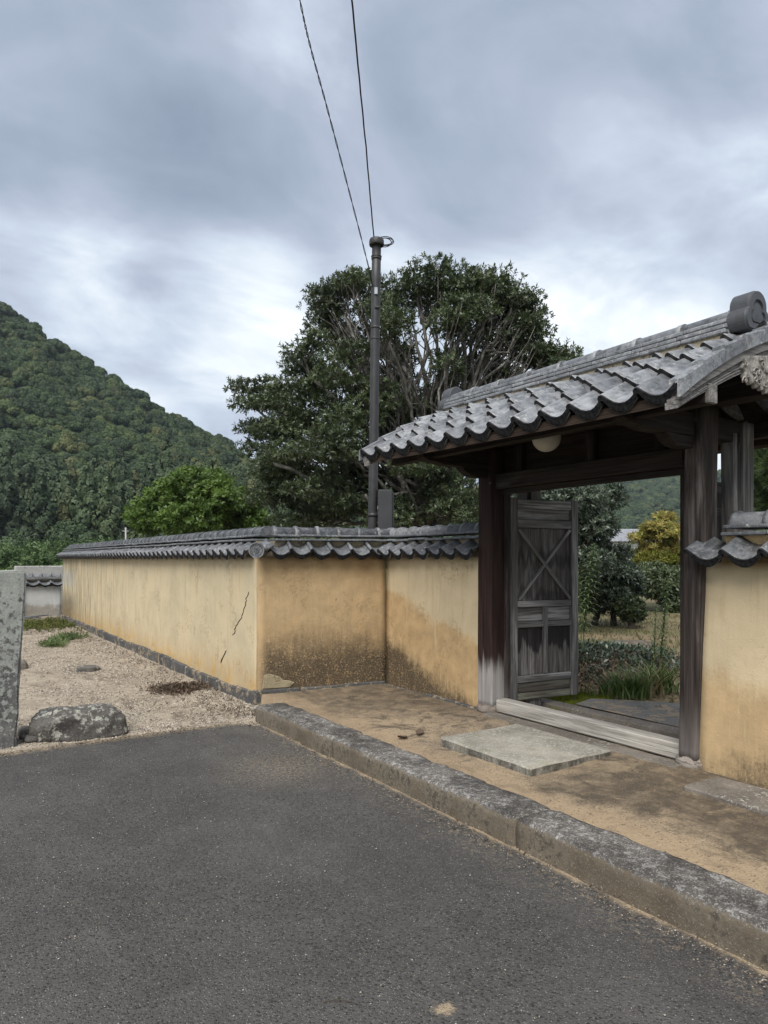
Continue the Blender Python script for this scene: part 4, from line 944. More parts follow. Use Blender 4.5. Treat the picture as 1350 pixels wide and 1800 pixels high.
for v in bm.verts:
    v.co.x += -.035 * (v.co.z + .87) * -1 * (1 if v.co.x > 0 else 0); v.co += Vector(mnoise.noise_vector(v.co * 5)) * .012 + Vector(mnoise.noise_vector(v.co * 22)) * .005
me = bpy.data.meshes.new('standing_stone'); bm.to_mesh(me); bm.free()
o = link('standing_stone', me, M['stele'], None, (.515, 6.93, .62), (0, R(.8), R(-3))); tag(o, 'tall grey lichen-covered stone pillar at the left edge of the yard', 'stone pillar', kind='thing')
for i, (px, py, dx, dy, dz, lab) in enumerate([(48, 1292, .16, .2, .1, 'small flat grey stone wedged between stone pillar and boulder'), (60, 1304, .14, .12, .08, 'small blue-grey stone in front of the boulder beside the asphalt'), (42, 1302, .07, .06, .05, 'tiny pale pebble stone at the foot of the stone pillar')]):
    a = at(px, py, 1) - Vector((0, 0, H)); t = -H / a.z
    o = link('loose_stone', stone_mesh('loose_stone', dx, dy, dz, 20 + i, 2, .25), M['boulder'] if i else M['slabdark'], None, (a.x * t, a.y * t, .03)); tag(o, lab, 'stone', 'loose stones by the pillar', 'thing')
o = rough_block('flat_stone', .90, 1.32, 11.55, 11.85, -.05, .10, M['slabdark'], None, .03, .03, 3, 8); tag(o, 'flat grey stone lying on the gravel behind the stone pillar', 'stone', kind='thing')
o = link('fieldstone', stone_mesh('fieldstone', .34, .26, .10, 31, 3, .25), M['boulder'], None, (2.02, 10.9, .015)); tag(o, 'half-buried brown stone in the middle of the gravel yard', 'stone', kind='thing')
o = link('pebble_stone', stone_mesh('pebble_stone', .05, .05, .06, 33, 2, .1), M['slab'], None, (2.93, 6.95, .025)); tag(o, 'small round pebble at the wall corner beside the kerb end', 'stone', kind='thing')

# ------------------------------------------------------------------ scatter helpers (numpy)
nr = np.random.default_rng(7)
def rot_to(D, ang):
    """frames with local z along D (n,3), spun by ang"""
    D = D / np.linalg.norm(D, axis=1, keepdims=True); A = np.where(np.abs(D[:, 2:3]) < .9, np.array([[0, 0, 1.0]]), np.array([[1.0, 0, 0]]))
    U = np.cross(A, D); U /= np.linalg.norm(U, axis=1, keepdims=True); W_ = np.cross(D, U); c, s = np.cos(ang)[:, None], np.sin(ang)[:, None]
    return U * c + W_ * s, W_ * c - U * s, D
def pebbles(name, P, size, mat, flat=.6):
    n = len(P); T = np.array([[1, 0, 0], [-1, 0, 0], [0, 1, 0], [0, -1, 0], [0, 0, 1], [0, 0, -.4]], float); Fq = np.array([[0, 2, 4], [2, 1, 4], [1, 3, 4], [3, 0, 4], [2, 0, 5], [1, 2, 5], [3, 1, 5], [0, 3, 5]])
    a = nr.uniform(0, 6.28, n); s = size[:, None, None] * nr.uniform(.6, 1.3, (n, 1, 3)) * np.array([1, 1, flat]); V = T[None] * s; c, q = np.cos(a)[:, None], np.sin(a)[:, None]
    X = V[:, :, 0] * c - V[:, :, 1] * q; Y = V[:, :, 0] * q + V[:, :, 1] * c; V = np.stack([X, Y, V[:, :, 2]], 2) + P[:, None, :]
    me = npmesh(name, V.reshape(-1, 3), (Fq[None] + (np.arange(n) * 6)[:, None, None]).reshape(-1, 3)); return link(name, me, mat)
# gravel chips on the yard, denser near the viewer
n = 60000; yy = 6.5 + (nr.random(n) ** 2.2) * 13.5; xx = nr.uniform(.35, 3.05, n); P = np.stack([xx, yy, [gravel_z(a, b) if b > 6.9 else min(gravel_z(a, b), -.012 + .09 * max(0, b - 6.55)) for a, b in zip(xx, yy)]], 1)
P = P[(P[:, 1] > 6.70 + .05 * np.sin(P[:, 0] * 9)) | (nr.random(n) < .12)]
keep = np.array([fbm((a * 1.3, b * .6, 8)) * .9 + fbm((a * 5, b * 3, 2)) * .35 for a, b in P[:, :2]]) < nr.normal(.12, .22, len(P)); P = P[keep]
tag(pebbles('gravel', P, nr.uniform(.006, .016, len(P)) * (1 + .04 * (P[:, 1] - 6.5)), M['pebble']), 'pale loose gravel chips covering the yard by the long wall', 'gravel', kind='stuff')
n = 2600; xx = np.where(nr.random(n) < .55, nr.normal(2.72, .06, n), nr.uniform(.3, 2.7, n)); yy = nr.uniform(1.0, 6.6, n); k = (xx < 2.79); P = np.stack([xx, yy, np.full(n, .004)], 1)[k]
tag(pebbles('road_grit', P, nr.uniform(.002, .0055, len(P)), M['pebble']), 'loose sand grains and grit scattered on the asphalt', 'grit', kind='stuff')
n = 9000; xx = nr.uniform(3.1, 4.45, n); yy = nr.uniform(.8, 6.85, n); P = np.stack([xx, yy, [fore_z(a, b) + .001 for a, b in zip(xx, yy)]], 1); k = ~((xx > 3.38) & (xx < 4.25) & (yy > 3.4) & (yy < 4.45)) & ~((xx > 3.97) & (yy < 2.72))
M['grit'] = m_pebble('earth_grit', [(.12, .095, .07), (.24, .185, .12), (.17, .135, .095), (.32, .25, .165), (.08, .065, .05)])
tag(pebbles('earth_grit', P[k], nr.uniform(.002, .0058, k.sum()), M['grit']), 'coarse sandy grit on the raised earth strip', 'grit', kind='stuff')
# ------------------------------------------------------------------ foliage
def spray_template(kind, L, Wd, k, rs):
    """k leaves round a short twig; returns verts (k*4,3) quads, in local frame with z along the shoot"""
    V = []
    for i in range(k):
        a = i * 2.4 + rs.uniform(-.3, .3); el = R(rs.uniform(12, 68)) if kind == 'broad' else R(rs.uniform(25, 60)); l = L * rs.uniform(.75, 1.2); w_ = Wd * rs.uniform(.8, 1.15); z0 = L * .9 * i / k
        d = np.array([math.cos(a) * math.cos(el), math.sin(a) * math.cos(el), math.sin(el)]); s = np.array([-math.sin(a), math.cos(a), 0]); u = np.cross(d, s)
        b = np.array([0, 0, z0]); droop = -u * l * .10 * (1 if u[2] > 0 else -1)
        V += [b, b + d * l * .5 + s * w_ / 2 + u * w_ * .12, b + d * l + droop, b + d * l * .5 - s * w_ / 2 + u * w_ * .12]
    return np.array(V)
def flat_template(L, k, rs):
    V = []
    for i in range(k):
        a = i * 2.4 + rs.uniform(-.4, .4); r = L * .55 * rs.uniform(.2, 1); c = np.array([math.cos(a) * r, math.sin(a) * r, rs.uniform(-.08, .12) * L]); q = rs.uniform(0, 6.28); l = L * rs.uniform(.3, .55); t_ = rs.uniform(-.35, .35)
        d = np.array([math.cos(q), math.sin(q), t_]); s = np.array([-math.sin(q), math.cos(q), rs.uniform(-.35, .35)]) * .6; V += [c - d * l, c + s * l, c + d * l, c - s * l]
    return np.array(V)
def clump_points(cl, n, shell=.55):
    cl = np.asarray(cl, float); vol = (cl[:, 3] * cl[:, 4] * cl[:, 5]) ** (2 / 3); idx = nr.choice(len(cl), n, p=vol / vol.sum()); D = nr.normal(size=(n, 3)); D /= np.linalg.norm(D, axis=1, keepdims=True)
    r = 1 - (nr.random(n) ** 1.6) * shell; C = cl[idx]; P = C[:, :3] + D * r[:, None] * C[:, 3:6]
    N = D / C[:, 3:6]; N /= np.linalg.norm(N, axis=1, keepdims=True); return P, N
def leaf_mesh(name, P, N, tmpl, up=.55, jit=.5, smin=.8, smax=1.25):
    n = len(P); D = N + np.array([0, 0, up]) + nr.normal(size=(n, 3)) * jit; X, Y, Z = rot_to(D, nr.uniform(0, 6.28, n)); s = nr.uniform(smin, smax, n)[:, None, None]; ti = nr.integers(0, len(tmpl), n); T = np.stack(tmpl)[ti] * s
    V = T[:, :, 0:1] * X[:, None] + T[:, :, 1:2] * Y[:, None] + T[:, :, 2:3] * Z[:, None] + P[:, None]
    m_ = T.shape[1]; Q = np.arange(n * m_).reshape(-1, 4); return npmesh(name, V.reshape(-1, 3), Q)
def wiggle(a, b, n, amp, rs, sag=0.0):
    a, b = Vector(a), Vector(b); pts = []; L = (b - a).length; o1 = rs.uniform(0, 90)
    for i in range(n + 1):
        t = i / n; e = math.sin(math.pi * t); q = Vector(mnoise.noise_vector(Vector((t * 2.6 + o1, o1, 0)))) * amp * L * e; pts.append(a.lerp(b, t) + q + Vector((0, 0, sag * L * e)))
    return pts
def limb(pts, r0, r1, V, Fc, n=7):
    m_ = len(pts); tube_geo(pts, [r0 + (r1 - r0) * (i / (m_ - 1)) ** .8 for i in range(m_)], n, True, V, Fc)
rs0 = random.Random(3)
T_BROAD = [spray_template('broad', .115, .046, 8, rs0) for _ in range(5)]
T_FINE = [spray_template('broad', .082, .032, 8, rs0) for _ in range(8)]
M['leaf_dark'] = m_leaf('leaf_evergreen', (.040, .060, .026), (.070, .096, .040), (.115, .142, .062), .14, .42, .5)
M['leaf_green'] = m_leaf('leaf_fresh_green', (.055, .10, .018), (.09, .15, .026), (.135, .20, .04), .22, .5, .4)
M['leaf_pale'] = m_leaf('leaf_olive', (.06, .075, .03), (.095, .105, .045), (.14, .14, .06), .2, .5, .4)
M['leaf_grey'] = m_leaf('leaf_grey_green', (.036, .056, .034), (.064, .09, .054), (.12, .145, .10), .14, .38, .55)
M['leaf_autumn'] = m_leaf('leaf_autumn', (.33, .23, .07), (.36, .33, .10), (.20, .26, .06), .25, .55, .3, 1.6)
M['leaf_olive'] = m_leaf('leaf_yellow_green', (.10, .12, .018), (.15, .155, .022), (.20, .18, .03), .25, .55, .3)
M['bark_pale'] = m_bark('bark_pale', (.07, .064, .055), (.13, .12, .105), (.26, .25, .225)); M['bark_dark'] = m_bark('bark_dark', (.04, .033, .026), (.085, .07, .055), (.14, .125, .10))
def make_tree(name, label, base, fork, clumps, nsp, leafmat, bark, seed, r0=.22, group=None, tmpl=None, shell=.55, sub=3, up=.55, amp=.16, extra=None, cat='tree'):
    rs = random.Random(seed); t = thing(name, label, cat, base, group); V = []; Fc = []
    pts = wiggle(base, fork, 8, .08, rs); limb(pts, r0 * 1.15, r0 * .8, V, Fc, 10)
    for c in clumps:
        c3 = Vector(c[:3]); st = pts[rs.randint(5, 8)]; L = (c3 - st).length
        mid = st.lerp(c3, .5) + Vector((rs.uniform(-.08, .08) * L, rs.uniform(-.08, .08) * L, rs.uniform(-.02, .10) * L)); rr = r0 * rs.uniform(.34, .52) * min(1.1, .55 + c[3] * .35)
        p1 = wiggle(st, mid, 6, amp, rs); p2 = wiggle(mid, c3, 6, amp, rs); limb(p1 + p2[1:], rr, rr * .38, V, Fc, 7)
        for k in range(sub):
            q = Vector((rs.gauss(0, 1), rs.gauss(0, 1), abs(rs.gauss(0, .8)))).normalized(); e = c3 + Vector((q.x * c[3], q.y * c[4], q.z * c[5])) * .85; s2 = (p1 + p2)[rs.randint(5, 12)]
            p3 = wiggle(s2, e, 6, .2, rs); limb(p3, rr * .42, rr * .12, V, Fc, 5)
            for j in range(2): s3 = p3[rs.randint(2, 4)]; limb(wiggle(s3, s3 + (e - s2).length * .28 * Vector((rs.uniform(-1, 1), rs.uniform(-1, 1), rs.uniform(0, 1))), 4, .2, rs), rr * .2, rr * .06, V, Fc, 4)
    if extra:
        for (a, b, r_a, r_b) in extra: limb(wiggle(a, b, 10, .18, rs), r_a, r_b, V, Fc, 8)
    wobj('trunk', mesh('trunk', V, Fc, True), bark, t)
    P, N = clump_points(clumps, nsp, shell); me = leaf_mesh('crown', P, N, tmpl or T_BROAD, up=up); wobj('crown', me, leafmat, t); return t
def px_clump(px, py, rx, ry, Z, dz=0, dr=1.0):
    c = at(px, py, Z + dz); k = (Z + dz) / F; return (c.x, c.y, c.z, rx * k * dr, rx * k * dr, ry * k)
# the big evergreen behind the wall
ZB = 15.0
big = [(575, 525, 46, 24, .2), (900, 528, 55, 24, 0), (935, 572, 50, 24, .4), (610, 500, 50, 20, -.3), (860, 500, 60, 20, .3), (835, 655, 46, 22, 1.0), (780, 640, 40, 18, -.6), (700, 625, 40, 20, .8), (890, 660, 50, 18, .9), (790, 700, 50, 24, -.4), (610, 600, 40, 26, 1.2), (740, 800, 66, 40, -1.0), (860, 770, 60, 34, .6), (700, 900, 80, 28, -.9), (800, 890, 70, 26, -.7), (640, 520, 75, 34, 0), (740, 505, 90, 36, .4), (835, 520, 80, 36, -.3), (905, 545, 48, 34, .3), (590, 565, 58, 34, .6), (680, 560, 60, 34, -.9), (790, 560, 60, 30, -.8), (870, 585, 70, 34, .6),
       (925, 610, 55, 26, 1.2), (970, 632, 46, 18, .6), (985, 640, 40, 16, .2), (955, 622, 44, 18, 0), (545, 620, 55, 34, .3), (600, 640, 62, 36, -.8), (560, 690, 80, 40, .3), (640, 705, 66, 40, -1.0), (430, 695, 46, 22, .4), (475, 690, 40, 26, 0), (500, 730, 60, 34, 0), (455, 775, 44, 30, .2), (530, 790, 80, 44, -.5), (600, 770, 70, 44, -1.2), (500, 850, 62, 42, .4), (580, 860, 80, 40, -.6), (650, 830, 60, 50, -.2), (700, 760, 60, 44, 0), (720, 690, 44, 30, 1.2), (760, 740, 50, 40, .5), (700, 850, 60, 40, .9), (780, 850, 62, 34, -.4), (820, 800, 60, 34, .8), (560, 905, 90, 26, 0), (655, 640, 40, 30, 1.4), (850, 720, 70, 30, 1.8)]
cl = []
for a, b, c, d, e in big:        # each mass of foliage is a few flat tiers
    for k in range(3): cl.append(px_clump(a + rs0.uniform(-.35, .35) * c, b + (k - 1) * d * .62 + rs0.uniform(-4, 4), c * rs0.uniform(.6, .85), d * rs0.uniform(.26, .40), ZB, e + rs0.uniform(-.5, .5)))
bb = at(745, 1090, ZB); bb.z = .15
make_tree('evergreen_tree', 'big spreading dark evergreen tree with pale branches behind the wall', bb, at(750, 860, ZB), cl, 21500, M['leaf_dark'], M['bark_pale'], 21, .17, tmpl=T_FINE, shell=.8, sub=4, amp=.26,
          extra=[(at(720, 930, ZB), at(480, 815, ZB - .8), 0.102, 0.033), (at(745, 900, ZB), at(690, 600, ZB + .3), 0.090, 0.028), (at(760, 880, ZB), at(790, 560, ZB - .2), 0.102, 0.028), (at(770, 880, ZB), at(880, 580, ZB), 0.084, 0.022), (at(790, 900, ZB - .5), at(850, 850, ZB - 1), 0.078, 0.039), (at(755, 700, ZB), at(720, 560, ZB), 0.054, 0.017), (at(770, 690, ZB), at(830, 560, ZB), 0.048, 0.017), (at(700, 930, ZB - 1.2), at(640, 870, ZB - 1.2), 0.084, 0.044)])
# the fresh green tree further left
g_cl = [px_clump(a, b, c * .9, d * .8, 21, e) for a, b, c, d, e in [(340, 842, 30, 16, .2), (300, 860, 30, 14, .3), (375, 862, 34, 16, -.4), (250, 900, 30, 14, .4), (430, 890, 30, 14, .2), (340, 850, 48, 24, 0), (290, 885, 52, 26, .3), (385, 880, 56, 28, -.3), (265, 915, 42, 22, 0), (335, 915, 60, 30, -.7), (415, 905, 52, 34, .5), (445, 925, 34, 30, .2), (320, 875, 46, 30, .6), (370, 850, 40, 22, .8)]]
bb = at(345, 1070, 21); bb.z = 0
make_tree('leafy_tree', 'rounded bright green leafy tree behind the long wall', bb, at(345, 930, 21), g_cl, 4200, M['leaf_green'], M['bark_dark'], 5, .16, shell=.6, tmpl=[spray_template('broad', .15, .065, 7, rs0) for _ in range(4)])
# garden trees seen through the gate
d_cl = [px_clump(a, b, c, d, 13.5, e) for a, b, c, d, e in [(1010, 880, 58, 26, 0), (960, 900, 70, 50, .5), (1048, 925, 34, 24, -.2), (1020, 955, 46, 24, .3), (985, 990, 44, 30, 0), (1042, 985, 34, 16, -.4), (1075, 875, 22, 20, .2), (1085, 972, 26, 11, .3), (930, 960, 60, 60, 1)]]
bb = at(985, 1120, 13.5); bb.z = .2
make_tree('camellia_tree', 'dense glossy dark green tree behind the open gate leaf', bb, at(990, 1000, 13.5), d_cl, 4800, M['leaf_grey'], M['bark_dark'], 8, .12, shell=.75, tmpl=T_FINE)
for i, (px, Zt, cls, lab, mt) in enumerate([(1045, 15.4, [(1040, 1025, 34, 32, 0), (1030, 1055, 24, 20, .2), (1058, 1048, 22, 26, -.2)], 'left small dark clipped tree on the garden lawn', 'leaf_grey'),
        (1080, 15.2, [(1085, 1012, 36, 26, 0), (1105, 1030, 24, 22, .2), (1078, 1050, 26, 26, -.2)], 'middle small glossy clipped tree on the garden lawn', 'leaf_grey'),
        (1111, 14.6, [(1108, 1070, 20, 17, 0), (1114, 1080, 15, 11, .1), (1098, 1068, 14, 13, 0)], 'low dark round shrub on a short trunk beside the lawn', 'leaf_dark')]):
    c_ = [px_clump(a, b, c, d, Zt, e) for a, b, c, d, e in cls]; bb = at(px, 1112, Zt); bb.z = garden_z(bb.x, bb.y) - .03
    make_tree('clipped_tree', lab, bb, at(px + (6 if i == 0 else -3), 1075, Zt), c_, 1900 if i < 2 else 1000, M[mt], M['bark_dark'], 40 + i, .07, 'clipped garden trees', shell=.75, sub=2, tmpl=T_FINE)
a_cl = [px_clump(a, b, c * .85, d * .5, 21, e) for a, b, c, d, e in [(1168, 912, 22, 12, .2), (1120, 948, 18, 10, 0), (1150, 928, 24, 12, -.3), (1165, 930, 34, 14, 0), (1140, 942, 26, 12, .2), (1178, 945, 34, 14, -.3), (1160, 965, 38, 14, 0), (1135, 975, 26, 12, .2), (1190, 970, 34, 18, 0)]]
bb = at(1165, 1090, 21); bb.z = .2
make_tree('autumn_tree', 'tree turning orange and yellow in layers beyond the lawn', bb, at(1165, 1000, 21), a_cl, 1250, M['leaf_autumn'], M['bark_dark'], 50, .1, shell=.75, sub=2, up=1.2)
o_cl = [px_clump(a, b, c, d, 20, e) for a, b, c, d, e in [(1150, 990, 40, 14, 0), (1185, 1000, 34, 16, .1)]]
make_tree('layered_tree', 'yellow-green layered tree just below the orange tree', at(1172, 1090, 20) * 1, at(1168, 1020, 20), o_cl, 800, M['leaf_olive'], M['bark_dark'], 51, .07, shell=.8, sub=2, up=1.2)
h_cl = [px_clump(a, b, c, d, 19, e) for a, b, c, d, e in [(1150, 1022, 40, 26, 0), (1182, 1030, 34, 30, .2), (1225, 1030, 40, 40, .4), (1188, 1068, 18, 24, -.2), (1125, 1015, 20, 18, .3)]]
bb = at(1170, 1090, 19); bb.z = .15
make_tree('hedge_shrub', 'dark green bushy shrub mass under the yellowing tree', bb, at(1170, 1060, 19), h_cl, 2600, M['leaf_dark'], M['bark_dark'], 52, .07, shell=.7, sub=2, cat='shrub')
# pine at the right edge: needle tufts
def needle_template(L, k, rs):
    V = []
    for i in range(k):
        a = rs.uniform(0, 6.28); el = R(rs.uniform(15, 80)); d = np.array([math.cos(a) * math.cos(el), math.sin(a) * math.cos(el), math.sin(el)]); s = np.array([-math.sin(a), math.cos(a), 0]) * .0035; b = np.array([0, 0, rs.uniform(0, L * .4)]); V += [b - s, b + s, b + d * L + s * .4, b + d * L - s * .4]
    return np.array(V)
M['needle'] = m_leaf('pine_needles', (.03, .055, .018), (.05, .085, .022), (.085, .12, .035), .15, .5, .4)
p_cl = [px_clump(a, b, c, d, 12, e) for a, b, c, d, e in [(1350, 800, 30, 20, 0), (1342, 840, 26, 20, .3), (1375, 830, 40, 34, -.2), (1345, 880, 26, 22, .2), (1385, 880, 46, 34, 0), (1390, 780, 30, 20, .3)]]
bb = at(1400, 1120, 12); bb.z = .15
make_tree('pine_tree', 'pine tree with tufted needles rising behind the right wall', bb, at(1395, 860, 12), p_cl, 1500, M['needle'], M['bark_dark'], 60, .12, shell=.8, tmpl=[needle_template(.13, 26, rs0) for _ in range(4)], sub=3)

# ------------------------------------------------------------------ garden floor plants
def blades(name, spots, mat, seed, arch=.5, parent=None, w=.012):
    rs = random.Random(seed); V = []; Fc = []
    for (x, y, z, h_, n_, sp) in spots:
        for k in range(n_):
            a = rs.uniform(0, 6.28); d = Vector((math.cos(a), math.sin(a), 0)); l = h_ * rs.uniform(.6, 1.15); out_ = l * arch * rs.uniform(.4, 1.3); b = Vector((x + rs.gauss(0, sp), y + rs.gauss(0, sp), z)); s = Vector((-d.y, d.x, 0)) * w; i0 = len(V)
            for q in range(5):
                t = q / 4; c = b + d * out_ * t * t + Vector((0, 0, l * (t - .35 * arch * t * t))); ww = (1 - t) ** .7; V += [c - s * ww, c + s * ww]
            Fc += [(i0 + 2 * q, i0 + 2 * q + 1, i0 + 2 * q + 3, i0 + 2 * q + 2) for q in range(4)]
    me = mesh(name, V, Fc); return me
M['blade'] = m_leaf('grass_blade', (.045, .085, .018), (.075, .13, .028), (.14, .17, .06), .25, .5, .35); M['blade_dry'] = m_leaf('dry_blade', (.22, .16, .085), (.17, .14, .07), (.30, .25, .15), .2, .7, .2)
for i, (px, py, n_, h_, mt, lab) in enumerate([(1075, 1222, 60, .30, 'blade', 'small green grass clump left of the tall tuft in the garden'), (1110, 1225, 150, .42, 'blade', 'tall bright green grass tuft just inside the gate'), (1135, 1222, 80, .40, 'blade_dry', 'tan dried grass tuft between the green ones'), (1160, 1216, 120, .46, 'blade', 'green and white leaved grass clump next to the right jamb'), (1085, 1205, 90, .22, 'blade_dry', 'withered grey grass heap behind the green clumps')]):
    a = at(px, py, 1) - Vector((0, 0, H)); t = (.17 - H) / a.z; x, y = a.x * t, a.y * t; z = garden_z(x, y) - .01
    o = link('grass_clump', blades('grass_clump', [(0, 0, 0, h_, n_, .085)], None, 70 + i, .75), M[mt], None, (x, y, z)); tag(o, lab, 'grass', 'grass clumps inside the gate', 'thing')
def stalk(px, py, h_, n_, lean, lab, seed, ll=.16):
    a = at(px, py, 1) - Vector((0, 0, H)); t = (.2 - H) / a.z; x, y = a.x * t, a.y * t; z = garden_z(x, y) - .02; rs = random.Random(seed)
    o = thing('tall_weed', lab, 'weed', (x, y, z), 'tall weeds in the garden'); pts = [Vector((rt[0] * lean * (k / 10) ** 1.5, rt[1] * lean * (k / 10) ** 1.5, h_ * k / 10)) for k in range(11)]
    V, Fc = tube_geo(pts, [.009 - .006 * k / 10 for k in range(11)], 5); link('stem', mesh('stem', V, Fc, True), M['stemgreen'], o)
    V = []; Fc = []
    for k in range(n_):
        u = .22 + .78 * k / n_; p = pts[0].lerp(pts[10], u); p.x = rt[0] * lean * u ** 1.5; p.y = rt[1] * lean * u ** 1.5; p.z = h_ * u; a_ = k * 2.39; d = Vector((math.cos(a_), math.sin(a_), 0)); l = ll * rs.uniform(.7, 1.1) * min(1, (1.06 - u) * 5); s = Vector((-d.y, d.x, 0)) * .016; i0 = len(V)
        for q in range(4): tt = q / 3; c = p + d * l * tt + Vector((0, 0, l * (.55 * tt - .65 * tt * tt))); V += [c - s * (1 - tt * .9), c + s * (1 - tt * .9)]
        Fc += [(i0 + 2 * q, i0 + 2 * q + 1, i0 + 2 * q + 3, i0 + 2 * q + 2) for q in range(3)]
    link('leaves', mesh('leaves', V, Fc), M['weedleaf'], o)
M['weedleaf'] = m_leaf('weed_leaf', (.09, .14, .05), (.13, .18, .07), (.18, .22, .10), .25, .6, .3); M['stemgreen'] = plain('stem_green', (.11, .14, .04), .7)
stalk(1024, 1168, 1.5, 170, .16, 'tall feathery weed leaning beside the open door edge', 1, .2); stalk(1160, 1192, 1.15, 130, .10, 'tall narrow-leaved weed beside the right jamb', 2, .13); stalk(1150, 1180, .8, 55, .02, 'shorter thin weed left of the one beside the right jamb', 3, .1); stalk(1022, 1150, 1.25, 80, -.06, 'weed half hidden behind the open door edge', 4, .16)
# leaf litter and low ivy on the mound
n = 3600; xx = nr.normal(7.3, .62, n); yy = nr.normal(6.15, .62, n); P = np.stack([xx, yy, [garden_z(a, b) + .012 for a, b in zip(xx, yy)]], 1); N = nr.normal(size=(n, 3)) * .5 + np.array([0, 0, .6])
LT = [spray_template('broad', .045, .022, 3, rs0) for _ in range(4)]
tag(link('leaf_litter', leaf_mesh('leaf_litter', P, N, LT, 0, .6), M['litter']), 'brown fallen leaves heaped on the garden mound', 'leaf litter', kind='stuff')
n = 620; xx = nr.normal(7.5, .75, n); yy = nr.normal(6.4, .75, n); P = np.stack([xx, yy, [garden_z(a, b) + .02 for a, b in zip(xx, yy)]], 1)
tag(link('ground_cover', leaf_mesh('ground_cover', P, np.tile([0, 0, 1.0], (n, 1)), [spray_template('broad', .07, .028, 6, rs0) for _ in range(3)], .4, .6), M['leaf_grey']), 'broad-leaved low ground cover on the mound', 'ground cover', kind='stuff')
n = 9000; xx = nr.uniform(5.4, 16, n); yy = nr.uniform(2.2, 15, n); P = np.stack([xx, yy, [garden_z(a, b) for a, b in zip(xx, yy)]], 1)
M['mossweed0'] = m_leaf('dry_lawn', (.11, .10, .045), (.14, .13, .055), (.19, .16, .08), .2, .7, .2)
GT = [needle_template(.05, 7, rs0) for _ in range(3)]
tag(link('lawn_grass', leaf_mesh('lawn_grass', P, np.tile([0, 0, 1.0], (n, 1)), GT, .5, .3, .5, 1.3), M['mossweed0']), 'thin dry grass on the garden ground', 'grass', kind='stuff')
n = 2500; xx = nr.normal(5.62, .17, n); yy = nr.normal(5.02, .16, n); P = np.stack([xx, yy, [garden_z(a, b) + .002 for a, b in zip(xx, yy)]], 1)
M['moss'] = m_leaf('moss', (.13, .16, .015), (.17, .20, .02), (.22, .24, .04), .2, .8, .1)
tag(link('moss', leaf_mesh('moss', P, np.tile([0, 0, 1.0], (n, 1)), [needle_template(.022, 9, rs0)], .5, .5), M['moss']), 'bright yellow-green moss patch beside the open door foot', 'moss', kind='stuff')
st_o = link('tree_stump', stone_mesh('tree_stump', .8, .6, .34, 44, 3, .3), m_bark('stump_bark', (.07, .058, .045), (.13, .11, .09), (.2, .18, .15)), None, (9.0, 7.0, .20)); tag(st_o, 'low weathered stump on top of the garden mound', 'stump', kind='thing')
# weeds in the gravel yard
M['mossweed'] = m_leaf('low_weed_leaf', (.07, .09, .02), (.10, .12, .03), (.15, .14, .05), .2, .7, .2)
for i, (px, py, n_, sp, h_, lab) in enumerate([(78, 1100, 420, .45, .08, 'wide low green weed patch at the far end of the yard'), (120, 1122, 110, .14, .10, 'small green weed tuft in the yard near the wall'), (95, 1134, 110, .12, .10, 'bright green weed tuft in mid yard nearest the pillar')]):
    a = at(px, py, 1) - Vector((0, 0, H)); t = -H / a.z; x, y = a.x * t, a.y * t
    k_ = n_ if i else n_ * 2; PP = np.stack([nr.normal(0, sp, k_), nr.normal(0, sp * 1.6, k_), np.full(k_, .005)], 1); o = link('weed_patch', leaf_mesh('weed_patch', PP, np.tile([0, 0, 1.0], (k_, 1)), [spray_template('broad', h_ * .8, .022, 7, rs0) for _ in range(3)], .3, .5, .5, 1.3), M['weedleaf' if i else 'mossweed'], None, (x, y, gravel_z(x, y))); tag(o, lab, 'weeds', 'weeds in the gravel yard', 'thing')
n = 800; a = at(318, 1211, 1) - Vector((0, 0, H)); t = -H / a.z; cx_, cy_ = a.x * t, a.y * t; xx = nr.normal(cx_, .15, n); yy = nr.normal(cy_, .16, n); P = np.stack([xx, yy, [gravel_z(a, b) + .008 for a, b in zip(xx, yy)]], 1)
M['dryfern'] = m_pebble('dry_brown_leaves', [(.075, .05, .034), (.12, .085, .06), (.05, .037, .026)])
tag(link('dry_clippings', leaf_mesh('dry_clippings', P, np.tile([0, 0, 1.0], (n, 1)), [spray_template('broad', .04, .014, 4, rs0) for _ in range(3)], 0, 1.3), M['dryfern']), 'small heap of dry brown plant clippings on the gravel', 'clippings', kind='stuff')
n = 2000; xx = np.concatenate([nr.uniform(.9, 3.0, n // 3), 2.95 - np.abs(nr.normal(0, .3, n - n // 3))]); yy = 6.75 + nr.random(n) ** 1.5 * 11; P = np.stack([xx, yy, [gravel_z(a, b) + .006 for a, b in zip(xx, yy)]], 1)
tag(link('dry_leaves', leaf_mesh('dry_leaves', P, np.tile([0, 0, 1.0], (n, 1)), [spray_template('broad', .035, .008, 2, rs0) for _ in range(3)], 0, .8, .4, 1.4), M['litter']), 'dark dry twigs and leaf bits strewn over the gravel', 'leaf litter', kind='stuff')
